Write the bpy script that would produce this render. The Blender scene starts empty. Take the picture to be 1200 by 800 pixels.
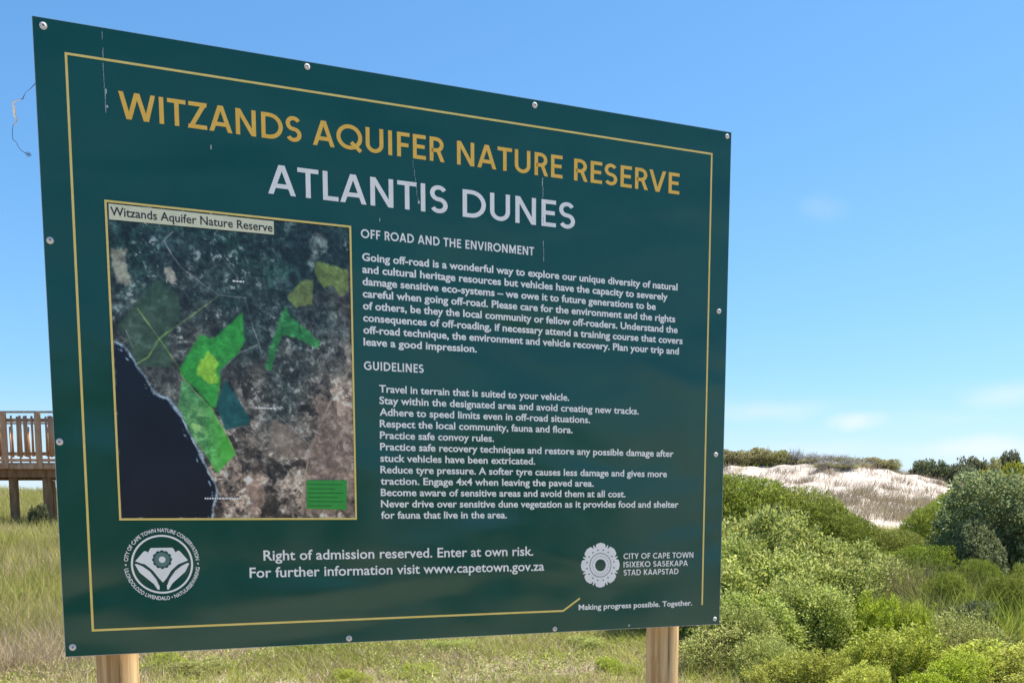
import bpy, bmesh, math, random
import numpy as np
from mathutils import Vector, Matrix, noise as mn

S = bpy.context.scene
COL = S.collection
R = math.radians

# ------------------------------------------------------------------ camera
cam = bpy.data.cameras.new('camera')
cam.sensor_width = 36.0
cam.lens = 1153.0 / 1200.0 * 36.0
cam.shift_y = 330.0 / 1200.0            # the frame is the upper part of a taller view
cam.clip_start = 0.05
cam.clip_end = 3000
co = bpy.data.objects.new('camera', cam)
COL.objects.link(co)
co.matrix_world = Matrix(((1.0, 0.0, 0.0, 0.0),
                          (0.0, 0.11448, -0.99343, 0.0),
                          (0.0, 0.99343, 0.11448, 1.6),
                          (0, 0, 0, 1)))
S.camera = co

# ------------------------------------------------------------------ sun, sky, exposure
SUN_AZ, SUN_EL = 66.0, 61.0             # azimuth clockwise from the view axis (+Y)
sd = Vector((math.sin(R(SUN_AZ)) * math.cos(R(SUN_EL)), math.cos(R(SUN_AZ)) * math.cos(R(SUN_EL)), math.sin(R(SUN_EL))))
sl = bpy.data.lights.new('sun', 'SUN')
sl.energy = 4.8
sl.angle = R(0.5)
sl.color = (1.0, 0.94, 0.83)
so = bpy.data.objects.new('sun', sl)
so.rotation_euler = sd.to_track_quat('Z', 'Y').to_euler()
so.location = (0, 0, 30)
COL.objects.link(so)

S.view_settings.view_transform = 'Standard'
S.view_settings.look = 'None'
S.view_settings.exposure = 1.3
S.view_settings.gamma = 1

W = bpy.data.worlds.new('World')
S.world = W
W.use_nodes = True
nt = W.node_tree
nt.nodes.clear()


class NB:
    """tiny node builder"""
    def __init__(s, tree): s.t = tree
    def n(s, typ, ins=None, **kw):
        nd = s.t.nodes.new(typ)
        for k, v in kw.items(): setattr(nd, k, v)
        for k, v in (ins or {}).items():
            if isinstance(v, bpy.types.NodeSocket): s.t.links.new(v, nd.inputs[k])
            else: nd.inputs[k].default_value = v
        return nd
    def math(s, op, a, b=0.0, c=None, clamp=False):
        i = {0: a, 1: b}
        if c is not None: i[2] = c
        return s.n('ShaderNodeMath', i, operation=op, use_clamp=clamp).outputs[0]
    def mix(s, f, a, b, blend='MIX'):
        nd = s.n('ShaderNodeMix', data_type='RGBA', blend_type=blend)
        for k, v in ((0, f), (6, a), (7, b)):
            if isinstance(v, bpy.types.NodeSocket): s.t.links.new(v, nd.inputs[k])
            else: nd.inputs[k].default_value = v
        return nd.outputs[2]
    def ramp(s, f, lo, hi, a=0.0, b=1.0, smooth=True):
        nd = s.n('ShaderNodeMapRange', {0: f, 1: lo, 2: hi, 3: a, 4: b})
        nd.interpolation_type = 'SMOOTHSTEP' if smooth else 'LINEAR'
        return nd.outputs[0]
    def noise(s, vec, scale, detail=3.0, rough=0.55, dist=0.0):
        i = {'Scale': scale, 'Detail': detail, 'Roughness': rough, 'Distortion': dist}
        if vec is not None: i['Vector'] = vec
        return s.n('ShaderNodeTexNoise', i).outputs[0]


b = NB(nt)
sky = b.n('ShaderNodeTexSky', sky_type='NISHITA', sun_disc=False)
sky.sun_elevation = R(SUN_EL)
sky.sun_rotation = R(SUN_AZ)
sky.altitude = 60
sky.air_density = 1.0
sky.dust_density = 0.35
sky.ozone_density = 1.0
tc = b.n('ShaderNodeTexCoord').outputs['Generated']
sep = b.n('ShaderNodeSeparateXYZ', {0: tc})
# thin cloud near the horizon, everywhere round, plus the two wisps in view
elev = sep.outputs[2]
st = b.n('ShaderNodeMapping', {'Vector': tc, 'Scale': (2.6, 2.6, 17.0), 'Location': (0.3, 0.1, 0.0)}).outputs[0]
n1 = b.noise(st, 1.6, 5.0, 0.55)
band = b.math('MULTIPLY', b.ramp(elev, -0.02, 0.035), b.ramp(elev, 0.17, 0.05))
veil = b.math('MULTIPLY', b.math('MULTIPLY', b.ramp(n1, 0.50, 0.78), band), 0.3)
tot = veil
for (az, el, wa, we, k) in ((19.3, 4.7, 1.5, 0.55, 0.62), (26.2, 5.8, 2.2, 0.7, 0.36), (25.5, 3.1, 4.0, 0.7, 0.65), (15.0, 5.4, 3.0, 0.6, 0.25), (17.0, 15.6, 1.2, 0.7, 0.10), (17.0, 3.2, 4.0, 0.6, 0.25)):
    d0 = Vector((math.sin(R(az)) * math.cos(R(el)), math.cos(R(az)) * math.cos(R(el)), math.sin(R(el))))
    sub = b.n('ShaderNodeVectorMath', {0: tc, 1: tuple(d0)}, operation='SUBTRACT').outputs[0]
    nz = b.n('ShaderNodeTexNoise', {'Vector': tc, 'Scale': 22.0, 'Detail': 4.0})
    warp = b.n('ShaderNodeVectorMath', {0: b.n('ShaderNodeVectorMath', {0: nz.outputs['Color'], 1: (0.5, 0.5, 0.5)}, operation='SUBTRACT').outputs[0], 1: (0.05, 0.05, 0.02)}, operation='MULTIPLY').outputs[0]
    sub = b.n('ShaderNodeVectorMath', {0: sub, 1: warp}, operation='ADD').outputs[0]
    scl = b.n('ShaderNodeVectorMath', {0: sub, 1: (1 / R(wa), 1 / R(wa), 1 / R(we))}, operation='MULTIPLY').outputs[0]
    ln = b.n('ShaderNodeVectorMath', {0: scl}, operation='LENGTH').outputs['Value']
    m_ = b.math('MULTIPLY', b.ramp(ln, 1.35, 0.1), k)
    tot = b.math('ADD', tot, m_, clamp=True)
cloudcol = (4.0, 4.2, 4.45, 1)
# clear maritime air: deeper blue overhead, a softer shoulder towards the horizon than the model gives
gain = b.n('ShaderNodeVectorMath', {0: sky.outputs[0], 1: (0.43, 0.82, 1.22)}, operation='MULTIPLY').outputs[0]
den = b.n('ShaderNodeVectorMath', {0: gain, 1: (0.025, 0.092, 0.085), 2: (1, 1, 1)}, operation='MULTIPLY_ADD').outputs[0]
clear = b.n('ShaderNodeVectorMath', {0: gain, 1: den}, operation='DIVIDE').outputs[0]
low = b.math('MULTIPLY', b.ramp(elev, 0.13, -0.01), 0.42)         # sea haze low all round the horizon
clear = b.mix(low, clear, cloudcol)
skyc = b.mix(tot, clear, cloudcol)
bg = b.n('ShaderNodeBackground', {'Color': skyc, 'Strength': 0.098})
out = b.n('ShaderNodeOutputWorld', {0: bg.outputs[0]})


# ------------------------------------------------------------------ materials
def mat(name, col=(0.5, 0.5, 0.5), rough=0.7, metal=0.0, spec=0.5):
    m = bpy.data.materials.new(name)
    m.use_nodes = True
    p = m.node_tree.nodes['Principled BSDF']
    p.inputs['Base Color'].default_value = (*col, 1)
    p.inputs['Roughness'].default_value = rough
    p.inputs['Metallic'].default_value = metal
    p.inputs['Specular IOR Level'].default_value = spec
    return m, NB(m.node_tree), p


def link(m, a, c): m.node_tree.links.new(a, c)


def leaf_mat(name, c_dark, c_mid, c_light, transl=0.3, rough=0.55, spec=0.3):
    """three real leaf colours (old, common, new growth) picked per leaf by the attribute 'tint'"""
    m, nb, p = mat(name, c_mid, rough, 0, spec)
    at = nb.n('ShaderNodeAttribute', attribute_name='tint').outputs['Fac']
    cr = nb.n('ShaderNodeValToRGB', {0: at})
    e = cr.color_ramp.elements
    e[0].position = 0.0; e[0].color = (*c_dark, 1)
    e[1].position = 1.0; e[1].color = (*c_light, 1)
    k = e.new(0.5); k.color = (*c_mid, 1)
    rnd = nb.n('ShaderNodeObjectInfo').outputs['Random']
    hs = nb.n('ShaderNodeHueSaturation', {'Hue': nb.ramp(rnd, 0, 1, .482, .512, False), 'Saturation': nb.ramp(rnd, 0, 1, .93, 1.08, False), 'Value': nb.ramp(nb.math('FRACT', nb.math('MULTIPLY', rnd, 7.3)), 0, 1, .88, 1.14, False), 'Color': cr.outputs[0]})
    link(m, hs.outputs[0], p.inputs['Base Color'])
    tr = nb.n('ShaderNodeBsdfTranslucent', {'Color': hs.outputs[0]})
    mx = nb.n('ShaderNodeMixShader', {0: transl, 1: p.outputs[0], 2: tr.outputs[0]})
    o = m.node_tree.nodes['Material Output']
    link(m, mx.outputs[0], o.inputs[0])
    return m


M = {}
# sign sheet: painted green metal, glossy, slightly rippled
m, nb, p = mat('green_sheet', (0.0065, 0.056, 0.043), 0.17, 0, 0.58)
oc = nb.n('ShaderNodeTexCoord').outputs['Object']
n = nb.noise(oc, 3.0, 4, 0.6)
link(m, nb.mix(nb.ramp(n, 0.35, 0.75), (0.0006, 0.062, 0.041, 1), (0.0012, 0.070, 0.047, 1)), p.inputs['Base Color'])
mp = nb.n('ShaderNodeMapping', {'Vector': oc, 'Scale': (1.0, 1.0, 1.9), 'Rotation': (0, 0.5, 0)}).outputs[0]
w1 = nb.noise(mp, 1.5, 1.5, 0.4, 0.5)
w2 = nb.noise(oc, 260.0, 2, 0.5)
hh = nb.math('ADD', nb.math('MULTIPLY', w1, 0.045), nb.math('MULTIPLY', w2, 0.00008))
bp = nb.n('ShaderNodeBump', {'Height': hh, 'Strength': 0.55, 'Distance': 1.0})
link(m, bp.outputs[0], p.inputs['Normal'])
link(m, nb.ramp(nb.noise(oc, 5.0, 4, 0.6), 0.3, 0.7, 0.17, 0.24), p.inputs['Roughness'])
M['sheet'] = m


def ink(name, c1, c2=None, rough=0.3):
    m, nb, p = mat(name, c1, rough, 0, 0.45)
    if c2:
        oc = nb.n('ShaderNodeTexCoord').outputs['Object']
        f = nb.ramp(nb.noise(oc, 18.0, 5, 0.65), 0.3, 0.7)
        link(m, nb.mix(f, (*c1, 1), (*c2, 1)), p.inputs['Base Color'])
    return m


M['gold'] = ink('gold_ink', (0.80, 0.46, 0.05), (0.86, 0.52, 0.08))
M['pale_gold'] = ink('pale_gold_ink', (0.74, 0.56, 0.13), (0.80, 0.63, 0.19))
M['white'] = ink('white_ink', (0.78, 0.78, 0.73), (0.85, 0.85, 0.80))
M['dropping'] = ink('dropping', (0.35, 0.4, 0.38), (0.55, 0.58, 0.56), 0.8)
M['black'] = ink('black_ink', (0.03, 0.03, 0.03))
M['cream'] = ink('cream_ink', (0.66, 0.66, 0.44), (0.74, 0.73, 0.50))


M['m_legend'] = ink('legend_ink', (0.03, 0.30, 0.04), (0.04, 0.34, 0.05))
M['m_legline'] = ink('legend_line_ink', (0.012, 0.12, 0.02))

# metal bits
m, nb, p = mat('sheet_back', (0.45, 0.46, 0.46), 0.4, 0.3, 0.5)
M['edge'] = m
M['bolt_head'] = mat('weathered_zinc', (0.62, 0.60, 0.56), 0.55, 0.15, 0.5)[0]
M['bolt'] = mat('zinc_bolt', (0.55, 0.55, 0.53), 0.5, 0.2, 0.5)[0]
M['bolt_dark'] = mat('bolt_socket', (0.12, 0.12, 0.12), 0.5, 0.2, 0.5)[0]


def wood(name, c1, c2, c3, scale=(14, 14, 0.9), crack=0.5, rough=0.75, vscale=1.0):
    m, nb, p = mat(name, c1, rough, 0, 0.25)
    oc = nb.n('ShaderNodeTexCoord').outputs['Object']
    mp = nb.n('ShaderNodeMapping', {'Vector': oc, 'Scale': scale}).outputs[0]
    a = nb.noise(mp, 2.2 * vscale, 6, 0.62, 0.6)
    c = nb.mix(nb.ramp(a, 0.32, 0.68), (*c1, 1), (*c2, 1))
    mp2 = nb.n('ShaderNodeMapping', {'Vector': oc, 'Scale': (scale[0] * 3, scale[1] * 3, scale[2] * 0.7)}).outputs[0]
    k = nb.noise(mp2, 2.0 * vscale, 4, 0.6, 0.3)
    km = nb.math('MULTIPLY', nb.ramp(k, 0.60, 0.72), crack)
    c = nb.mix(km, c, (*c3, 1))
    link(m, c, p.inputs['Base Color'])
    bp = nb.n('ShaderNodeBump', {'Height': nb.math('SUBTRACT', nb.math('MULTIPLY', a, 0.5), km), 'Strength': 0.6, 'Distance': 0.006})
    link(m, bp.outputs[0], p.inputs['Normal'])
    return m


M['post'] = wood('post_timber', (0.33, 0.20, 0.08), (0.58, 0.43, 0.23), (0.10, 0.055, 0.025), crack=0.9)
M['deckwood'] = wood('deck_timber', (0.16, 0.085, 0.04), (0.29, 0.17, 0.09), (0.05, 0.03, 0.018), (6, 6, 1.2))
M['slatwood'] = wood('slat_timber', (0.36, 0.19, 0.10), (0.52, 0.33, 0.20), (0.09, 0.05, 0.03), (6, 6, 1.2))
M['greywood'] = wood('grey_timber', (0.25, 0.22, 0.19), (0.42, 0.38, 0.33), (0.1, 0.08, 0.07), (6, 6, 1.2))
M['bark'] = wood('shrub_bark', (0.12, 0.09, 0.065), (0.20, 0.16, 0.12), (0.05, 0.04, 0.03), (30, 30, 8))

# foliage
M['leafy'] = leaf_mat('leafy_leaf', (0.17, 0.195, 0.045), (0.34, 0.39, 0.10), (0.58, 0.585, 0.21), 0.42)
M['needle'] = leaf_mat('fine_leaf', (0.105, 0.145, 0.02), (0.215, 0.27, 0.04), (0.33, 0.375, 0.075), 0.42)
M['lime'] = leaf_mat('lime_leaf', (0.20, 0.24, 0.03), (0.37, 0.43, 0.055), (0.56, 0.60, 0.13), 0.45)
M['blue'] = leaf_mat('grey_green_leaf', (0.11, 0.14, 0.055), (0.22, 0.27, 0.11), (0.36, 0.42, 0.21), 0.38)
M['rush'] = leaf_mat('rush_stem', (0.14, 0.17, 0.03), (0.26, 0.30, 0.055), (0.42, 0.44, 0.15), 0.4)
M['brownrush'] = leaf_mat('brown_stem', (0.13, 0.095, 0.06), (0.23, 0.19, 0.11), (0.34, 0.33, 0.16), 0.3)
M['twig'] = leaf_mat('grey_twig', (0.18, 0.175, 0.17), (0.28, 0.275, 0.27), (0.40, 0.395, 0.39), 0.1)
M['scrub'] = leaf_mat('dune_scrub_leaf', (0.20, 0.195, 0.07), (0.33, 0.32, 0.13), (0.46, 0.43, 0.23), 0.35)
M['darkscrub'] = leaf_mat('dark_scrub_leaf', (0.085, 0.10, 0.055), (0.15, 0.17, 0.085), (0.25, 0.26, 0.14), 0.3)
M['yellowscrub'] = leaf_mat('yellow_scrub_leaf', (0.21, 0.22, 0.03), (0.32, 0.33, 0.05), (0.42, 0.42, 0.09), 0.35)
M['straw'] = leaf_mat('straw_blade', (0.22, 0.165, 0.09), (0.40, 0.32, 0.18), (0.56, 0.48, 0.32), 0.3)
M['grass'] = leaf_mat('grass_blade', (0.18, 0.23, 0.025), (0.35, 0.40, 0.06), (0.54, 0.50, 0.19), 0.45)
M['meadow'] = leaf_mat('meadow_blade', (0.19, 0.225, 0.035), (0.37, 0.395, 0.08), (0.58, 0.53, 0.21), 0.45)
M['dunegrass'] = leaf_mat('dune_grass_blade', (0.19, 0.145, 0.09), (0.32, 0.26, 0.165), (0.45, 0.39, 0.24), 0.3)

# ground
m, nb, p = mat('sand_and_litter', (0.5, 0.43, 0.36), 0.9, 0, 0.15)
geo = nb.n('ShaderNodeNewGeometry')
oc = geo.outputs['Position']
sp = nb.n('ShaderNodeSeparateXYZ', {0: oc})
n_a = nb.noise(oc, 0.9, 6, 0.6)
n_b = nb.noise(oc, 9.0, 6, 0.7)
n_c = nb.noise(oc, 60.0, 4, 0.7)
sand = nb.mix(nb.ramp(n_b, 0.3, 0.7), (0.30, 0.235, 0.195, 1), (0.45, 0.375, 0.325, 1))
white = nb.mix(nb.ramp(nb.noise(oc, 1.6, 8, 0.7), 0.38, 0.62), (0.33, 0.285, 0.25, 1), (0.48, 0.43, 0.39, 1))
at = nb.n('ShaderNodeAttribute', attribute_name='litter').outputs['Fac']
dn = nb.n('ShaderNodeAttribute', attribute_name='dune').outputs['Fac']
sand = nb.mix(dn, sand, white)
lit = nb.mix(nb.ramp(n_c, 0.35, 0.65), (0.11, 0.09, 0.04, 1), (0.26, 0.21, 0.12, 1))
f = nb.math('MULTIPLY', at, nb.ramp(nb.math('ADD', nb.math('MULTIPLY', n_a, 0.6), nb.math('MULTIPLY', n_b, 0.4)), 0.38, 0.56))
c = nb.mix(f, sand, lit)
link(m, c, p.inputs['Base Color'])
bp = nb.n('ShaderNodeBump', {'Height': nb.math('ADD', nb.math('MULTIPLY', n_b, 0.05), nb.math('MULTIPLY', n_c, 0.008)), 'Strength': 0.7, 'Distance': 1.0})
link(m, bp.outputs[0], p.inputs['Normal'])
M['ground'] = m

M['thread_white'] = mat('white_fibre', (0.75, 0.75, 0.72), 0.6)[0]
M['thread_dark'] = mat('grey_fibre', (0.14, 0.15, 0.18), 0.8)[0]


# ------------------------------------------------------------------ object helpers
def tag(o, label=None, cat=None, group=None, kind=None):
    if label: o['label'] = label
    if cat: o['category'] = cat
    if group: o['group'] = group
    if kind: o['kind'] = kind
    return o


def empty(name, loc=(0, 0, 0), rz=0.0):
    o = bpy.data.objects.new(name, None)
    COL.objects.link(o)
    o.location = loc
    o.rotation_euler = (0, 0, rz)
    o.empty_display_size = 0.3
    return o


def ob(name, me, parent=None, loc=(0, 0, 0), rz=0.0):
    o = bpy.data.objects.new(name, me)
    COL.objects.link(o)
    o.location = loc
    o.rotation_euler = (0, 0, rz)
    if parent: o.parent = parent
    return o


def np_mesh(name, V, F, material, tint=None, smooth=False):
    """V (n,3), F (m,k) constant k"""
    me = bpy.data.meshes.new(name)
    V = np.asarray(V, np.float32)
    F = np.asarray(F, np.int32)
    k = F.shape[1]
    me.vertices.add(len(V))
    me.vertices.foreach_set('co', V.ravel())
    me.loops.add(F.size)
    me.loops.foreach_set('vertex_index', F.ravel())
    me.polygons.add(len(F))
    me.polygons.foreach_set('loop_start', np.arange(0, F.size, k, dtype=np.int32))
    me.polygons.foreach_set('loop_total', np.full(len(F), k, np.int32))
    if smooth: me.polygons.foreach_set('use_smooth', np.ones(len(F), bool))
    if tint is not None:
        a = me.attributes.new('tint', 'FLOAT', 'POINT')
        a.data.foreach_set('value', np.asarray(tint, np.float32))
    me.materials.append(material)
    me.update()
    me.validate()
    return me


class MB:
    """collects polygons into one mesh"""
    def __init__(s): s.v = []; s.f = []; s.mi = []
    def face(s, pts, mi=0):
        i = len(s.v); s.v += [tuple(p) for p in pts]; s.f.append(tuple(range(i, i + len(pts)))); s.mi.append(mi)
    def box(s, c, d, rot=None, mi=0):
        x, y, z = (k / 2 for k in d)
        P = [Vector((sx * x, sy * y, sz * z)) for sx in (-1, 1) for sy in (-1, 1) for sz in (-1, 1)]
        if rot: P = [rot @ q for q in P]
        P = [q + Vector(c) for q in P]
        i = len(s.v); s.v += [tuple(q) for q in P]
        for f in ((0, 1, 3, 2), (4, 6, 7, 5), (0, 4, 5, 1), (2, 3, 7, 6), (0, 2, 6, 4), (1, 5, 7, 3)):
            s.f.append(tuple(i + k for k in f)); s.mi.append(mi)
    def tube(s, pts, rad, n=6, mi=0, cap=True):
        pts = [Vector(q) for q in pts]
        rings = []
        up = Vector((0.13, 0.21, 1)).normalized()
        for j, q in enumerate(pts):
            t = (pts[min(j + 1, len(pts) - 1)] - pts[max(j - 1, 0)]).normalized()
            a = t.cross(up)
            if a.length < 0.1: a = t.cross(Vector((1, 0, 0)))
            a.normalize(); bb = t.cross(a)
            r = rad[j] if hasattr(rad, '__len__') else rad
            i = len(s.v)
            for k in range(n):
                an = 2 * math.pi * k / n
                s.v.append(tuple(q + a * (r * math.cos(an)) + bb * (r * math.sin(an))))
            rings.append(i)
        for j in range(len(rings) - 1):
            for k in range(n):
                s.f.append((rings[j] + k, rings[j] + (k + 1) % n, rings[j + 1] + (k + 1) % n, rings[j + 1] + k)); s.mi.append(mi)
        if cap:
            s.f.append(tuple(rings[0] + k for k in range(n))[::-1]); s.mi.append(mi)
            s.f.append(tuple(rings[-1] + k for k in range(n))); s.mi.append(mi)
    def mesh(s, name, *mats, smooth=False, fix=True):
        me = bpy.data.meshes.new(name)
        me.from_pydata(s.v, [], s.f)
        for m_ in mats: me.materials.append(m_)
        me.polygons.foreach_set('material_index', s.mi)
        if fix:
            bm = bmesh.new(); bm.from_mesh(me)
            bmesh.ops.recalc_face_normals(bm, faces=bm.faces)
            bm.to_mesh(me); bm.free()
        if smooth: me.polygons.foreach_set('use_smooth', [True] * len(me.polygons))
        me.update()
        return me
    def build(s, name, mats, parent=None, smooth=False, fix=True, **kw):
        if not isinstance(mats, (list, tuple)): mats = [mats]
        return ob(name, s.mesh(name, *mats, smooth=smooth, fix=fix), parent, **kw)


# ------------------------------------------------------------------ terrain
def sm(a, c, x):
    t = np.clip((x - a) / (c - a), 0, 1)
    return t * t * (3 - 2 * t)


def H(x, y):
    """height of the ground, metres; x right, y away from the camera"""
    x = np.asarray(x, float); y = np.asarray(y, float)
    left = sm(-1, -7, x)
    h = 1.20 * sm(9, 21, y) * left + 0.75 * sm(9, 30, y) * (1 - left)
    h = h + (1.05 * sm(24, 44, y) + 0.15 * np.sin(x * 0.17 + 1.0) * sm(24, 44, y)) * sm(8, -6, x)
    # the white dune on the right
    A = 2.95 * sm(5, 12, x) - 0.60 * sm(16, 21, x) - 1.45 * sm(20, 26, x)
    crest = 55 + 1.5 * np.sin(x * 0.21)
    D = A * sm(37, crest, y) - A * 0.75 * sm(crest + 6, crest + 45, y)
    h = h + D
    h = h + 0.35 * sm(29, 40, y) * sm(5, 12, x)
    big = np.sin(x * 0.43 + y * 0.11 + 0.5) * np.sin(y * 0.31 - x * 0.13) * 0.14 + np.sin(x * 1.1 + 1.7 * np.sin(y * 0.6)) * np.sin(y * 0.83 + 0.4) * 0.06
    h = h + (.10 * np.sin(x * 2.1 + y * 1.1 + 2 * np.sin(y * .7)) * np.sin(y * 1.7 - x * .6) + .05 * np.sin(x * 4.3 - y * 2.2)) * sm(38, 42, y) * sm(5, 12, x) * sm(70, 60, y)
    h = h + big * sm(8, 20, y) * (1 + 0.35 * sm(36, 46, y) * sm(5, 12, x))
    far = sm(110, 400, y)
    h = h * (1 - far * 0.4)
    return h


def axis(lo, hi, c, n, pw=2.2):
    t = np.linspace(-1, 1, n)
    s_ = np.sign(t) * np.abs(t) ** pw
    return np.where(s_ < 0, c + s_ * (c - lo), c + s_ * (hi - c))


xs = np.unique(np.concatenate([axis(-700, 700, 2, 120, 3.0), np.linspace(-26, 36, 190)]))
ys = np.unique(np.concatenate([axis(-300, 1100, 10, 110, 3.0), np.linspace(2, 66, 220)]))
GX, GY = np.meshgrid(xs, ys)
GZ = H(GX, GY)
V = np.stack([GX, GY, GZ], -1).reshape(-1, 3)
nx, ny = len(xs), len(ys)
ii = np.arange(nx * ny).reshape(ny, nx)
F = np.stack([ii[:-1, :-1], ii[:-1, 1:], ii[1:, 1:], ii[1:, :-1]], -1).reshape(-1, 4)
me = np_mesh('ground', V, F, M['ground'], smooth=True)
dune_a = (sm(6, 11, GX) * sm(33, 37, GY) * (1 - sm(75, 120, GY))).ravel()
lit_a = 1.0 - 0.92 * dune_a
# a pale trodden strip where people stand, in front of the sign
lit_a = lit_a * (1 - 0.7 * (sm(8.5, 6.5, GY)).ravel())
for nme, arr in (('dune', dune_a), ('litter', lit_a)):
    a = me.attributes.new(nme, 'FLOAT', 'POINT')
    a.data.foreach_set('value', arr.astype(np.float32))
ground = ob('ground', me)
tag(ground, kind='structure')


def gz(x, y): return float(H(x, y))


# ------------------------------------------------------------------ foliage generators
def unit(v): return v / (np.linalg.norm(v, axis=-1, keepdims=True) + 1e-9)


def leaves_to_mesh(name, P, A, L, Wd, tint, material, rng, fold=0.18):
    """diamond leaves: base P, axis A (unit), length L, width Wd"""
    n = len(P)
    rnd = unit(rng.normal(size=(n, 3)))
    Sd = unit(np.cross(A, rnd))
    N = np.cross(A, Sd)
    L = L[:, None]; Wd = Wd[:, None]
    v0 = P
    v1 = P + A * L * 0.45 + Sd * Wd * 0.5 + N * Wd * fold
    v2 = P + A * L
    v3 = P + A * L * 0.45 - Sd * Wd * 0.5 + N * Wd * fold
    V = np.stack([v0, v1, v2, v3], 1).reshape(-1, 3)
    i = (np.arange(n) * 4)[:, None]
    F = np.concatenate([i + [0, 1, 2], i + [0, 2, 3]], 1).reshape(-1, 3)
    return np_mesh(name, V, F, material, np.repeat(tint, 4))


def dome_points(rng, n, w, d, h, lobes, amp, rmin=0.55, flat=1.0):
    dr = rng.normal(size=(n, 3)); dr[:, 2] = np.abs(dr[:, 2]) * flat
    dr = unit(dr)
    r = np.ones(n)
    for (ld, la, lw) in lobes:
        r += amp * la * np.exp((dr @ ld - 1) * lw)
    r /= (1 + amp * 0.55)
    t = rmin + (1 - rmin) * rng.random(n) ** 0.6
    P = dr * (r * t)[:, None]
    P = P * np.array([w / 2, d / 2, h])
    return P, dr, t


def make_lobes(rng, k):
    out = []
    for _ in range(k):
        v = rng.normal(size=3); v[2] = abs(v[2]) * 0.8
        out.append((v / np.linalg.norm(v), rng.uniform(0.3, 1.0), rng.uniform(5, 16)))
    return out


def bush_mesh(name, seed, material, w, d, h, clumps, per, L, Wd, amp=0.5, rmin=0.5, clump_r=0.07, up=0.6, twig=0.12, tipbias=0.0, lobes=12, spread=0.8):
    rng = np.random.default_rng(seed)
    lb = make_lobes(rng, lobes)
    C, dr, t = dome_points(rng, clumps, w, d, h, lb, amp, rmin)
    for ax_, lim in ((0, w / 2), (1, d / 2), (2, h)):
        C[:, ax_] *= max(0.05, lim - twig * .6 - clump_r * .5) / np.percentile(np.abs(C[:, ax_]), 98.5)
    ok = (np.abs(C[:, 0]) < w / 2) & (np.abs(C[:, 1]) < d / 2) & (C[:, 2] < h - twig * .5)
    C = C[ok]; dr = dr[ok]; clumps = len(C)
    tw = unit(dr * 0.8 + np.array([0, 0, up]) + rng.normal(size=dr.shape) * 0.25)
    tw = np.repeat(tw, per, 0); Cc = np.repeat(C, per, 0); n = len(Cc)
    s_ = rng.random(n) * twig
    rad = rng.normal(size=(n, 3)); rad = unit(rad - tw * np.sum(rad * tw, 1, keepdims=True))
    P = Cc + tw * s_[:, None] + rad * (clump_r * rng.random(n) ** 0.5 * (1 - 0.5 * s_ / max(twig, 1e-6)))[:, None]
    A = unit(tw * 0.7 + rad * spread + rng.normal(size=(n, 3)) * 0.25)
    tint = 0.42 + 0.22 * np.repeat(rng.normal(size=clumps), per) + 0.17 * rng.normal(size=n) + tipbias * (s_ / max(twig, 1e-6) - 0.5)
    LL = L * rng.uniform(0.65, 1.25, n); WW = Wd * rng.uniform(0.7, 1.25, n)
    P[:, 2] = np.maximum(P[:, 2], -0.05)
    return leaves_to_mesh(name, P, A, LL, WW, np.clip(tint, 0, 1), material, rng)


def branch_mesh(name, seed, w, d, h, k=12, r0=0.02, material=None):
    rng = random.Random(seed)
    mb = MB()
    for _ in range(k):
        an = rng.uniform(0, 6.283); rr = rng.uniform(0.2, 0.6)
        e = Vector((math.cos(an) * w / 2 * rr, math.sin(an) * d / 2 * rr, h * rng.uniform(0.4, 0.68)))
        s0 = Vector((rng.uniform(-.06, .06), rng.uniform(-.06, .06), -0.05))
        mid = s0.lerp(e, 0.5) + Vector((rng.uniform(-.1, .1), rng.uniform(-.1, .1), -0.05)) * h
        pts = [s0, s0.lerp(mid, 0.5) + Vector((0, 0, 0.03)), mid, mid.lerp(e, 0.5), e]
        mb.tube(pts, [r0, r0 * .8, r0 * .6, r0 * .45, r0 * .25], 5)
        for _k in range(2):
            q = mid.lerp(e, rng.random())
            e2 = q + Vector((rng.uniform(-.2, .2) * w, rng.uniform(-.2, .2) * d, rng.uniform(.1, .25) * h)) * 0.6
            mb.tube([q, q.lerp(e2, .5) + Vector((0, 0, .02)), e2], [r0 * .4, r0 * .3, r0 * .15], 4)
    return mb.mesh(name, material or M['bark'], smooth=True)


def blade_mesh(name, P, D, Ln, Wd, bend, tint, material, rng, seg=3, taper=0.75):
    """grass blades: roots P, lean D (unit), length, width, bend vectors"""
    n = len(P)
    side = unit(np.cross(D, np.array([0, 0, 1.0])) + rng.normal(size=(n, 3)) * 0.9)
    side = unit(side - D * np.sum(side * D, 1, keepdims=True))
    rows = []
    for j in range(seg + 1):
        t = j / seg
        c = P + D * (Ln * t)[:, None] + bend * (Ln * t * t)[:, None]
        wj = Wd * (1 - taper * t)
        if j < seg:
            rows += [c - side * wj[:, None] / 2, c + side * wj[:, None] / 2]
        else:
            rows += [c]
    V = np.stack(rows, 1).reshape(-1, 3)
    k = 2 * seg + 1
    i = (np.arange(n) * k)[:, None]
    tri = []
    for j in range(seg - 1):
        a = 2 * j
        tri += [[a, a + 1, a + 3], [a, a + 3, a + 2]]
    a = 2 * (seg - 1)
    tri += [[a, a + 1, a + 2]]
    F = np.concatenate([i + t_ for t_ in tri], 1).reshape(-1, 3)
    return np_mesh(name, V, F, material, np.repeat(np.clip(tint, 0, 1), k))


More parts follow.
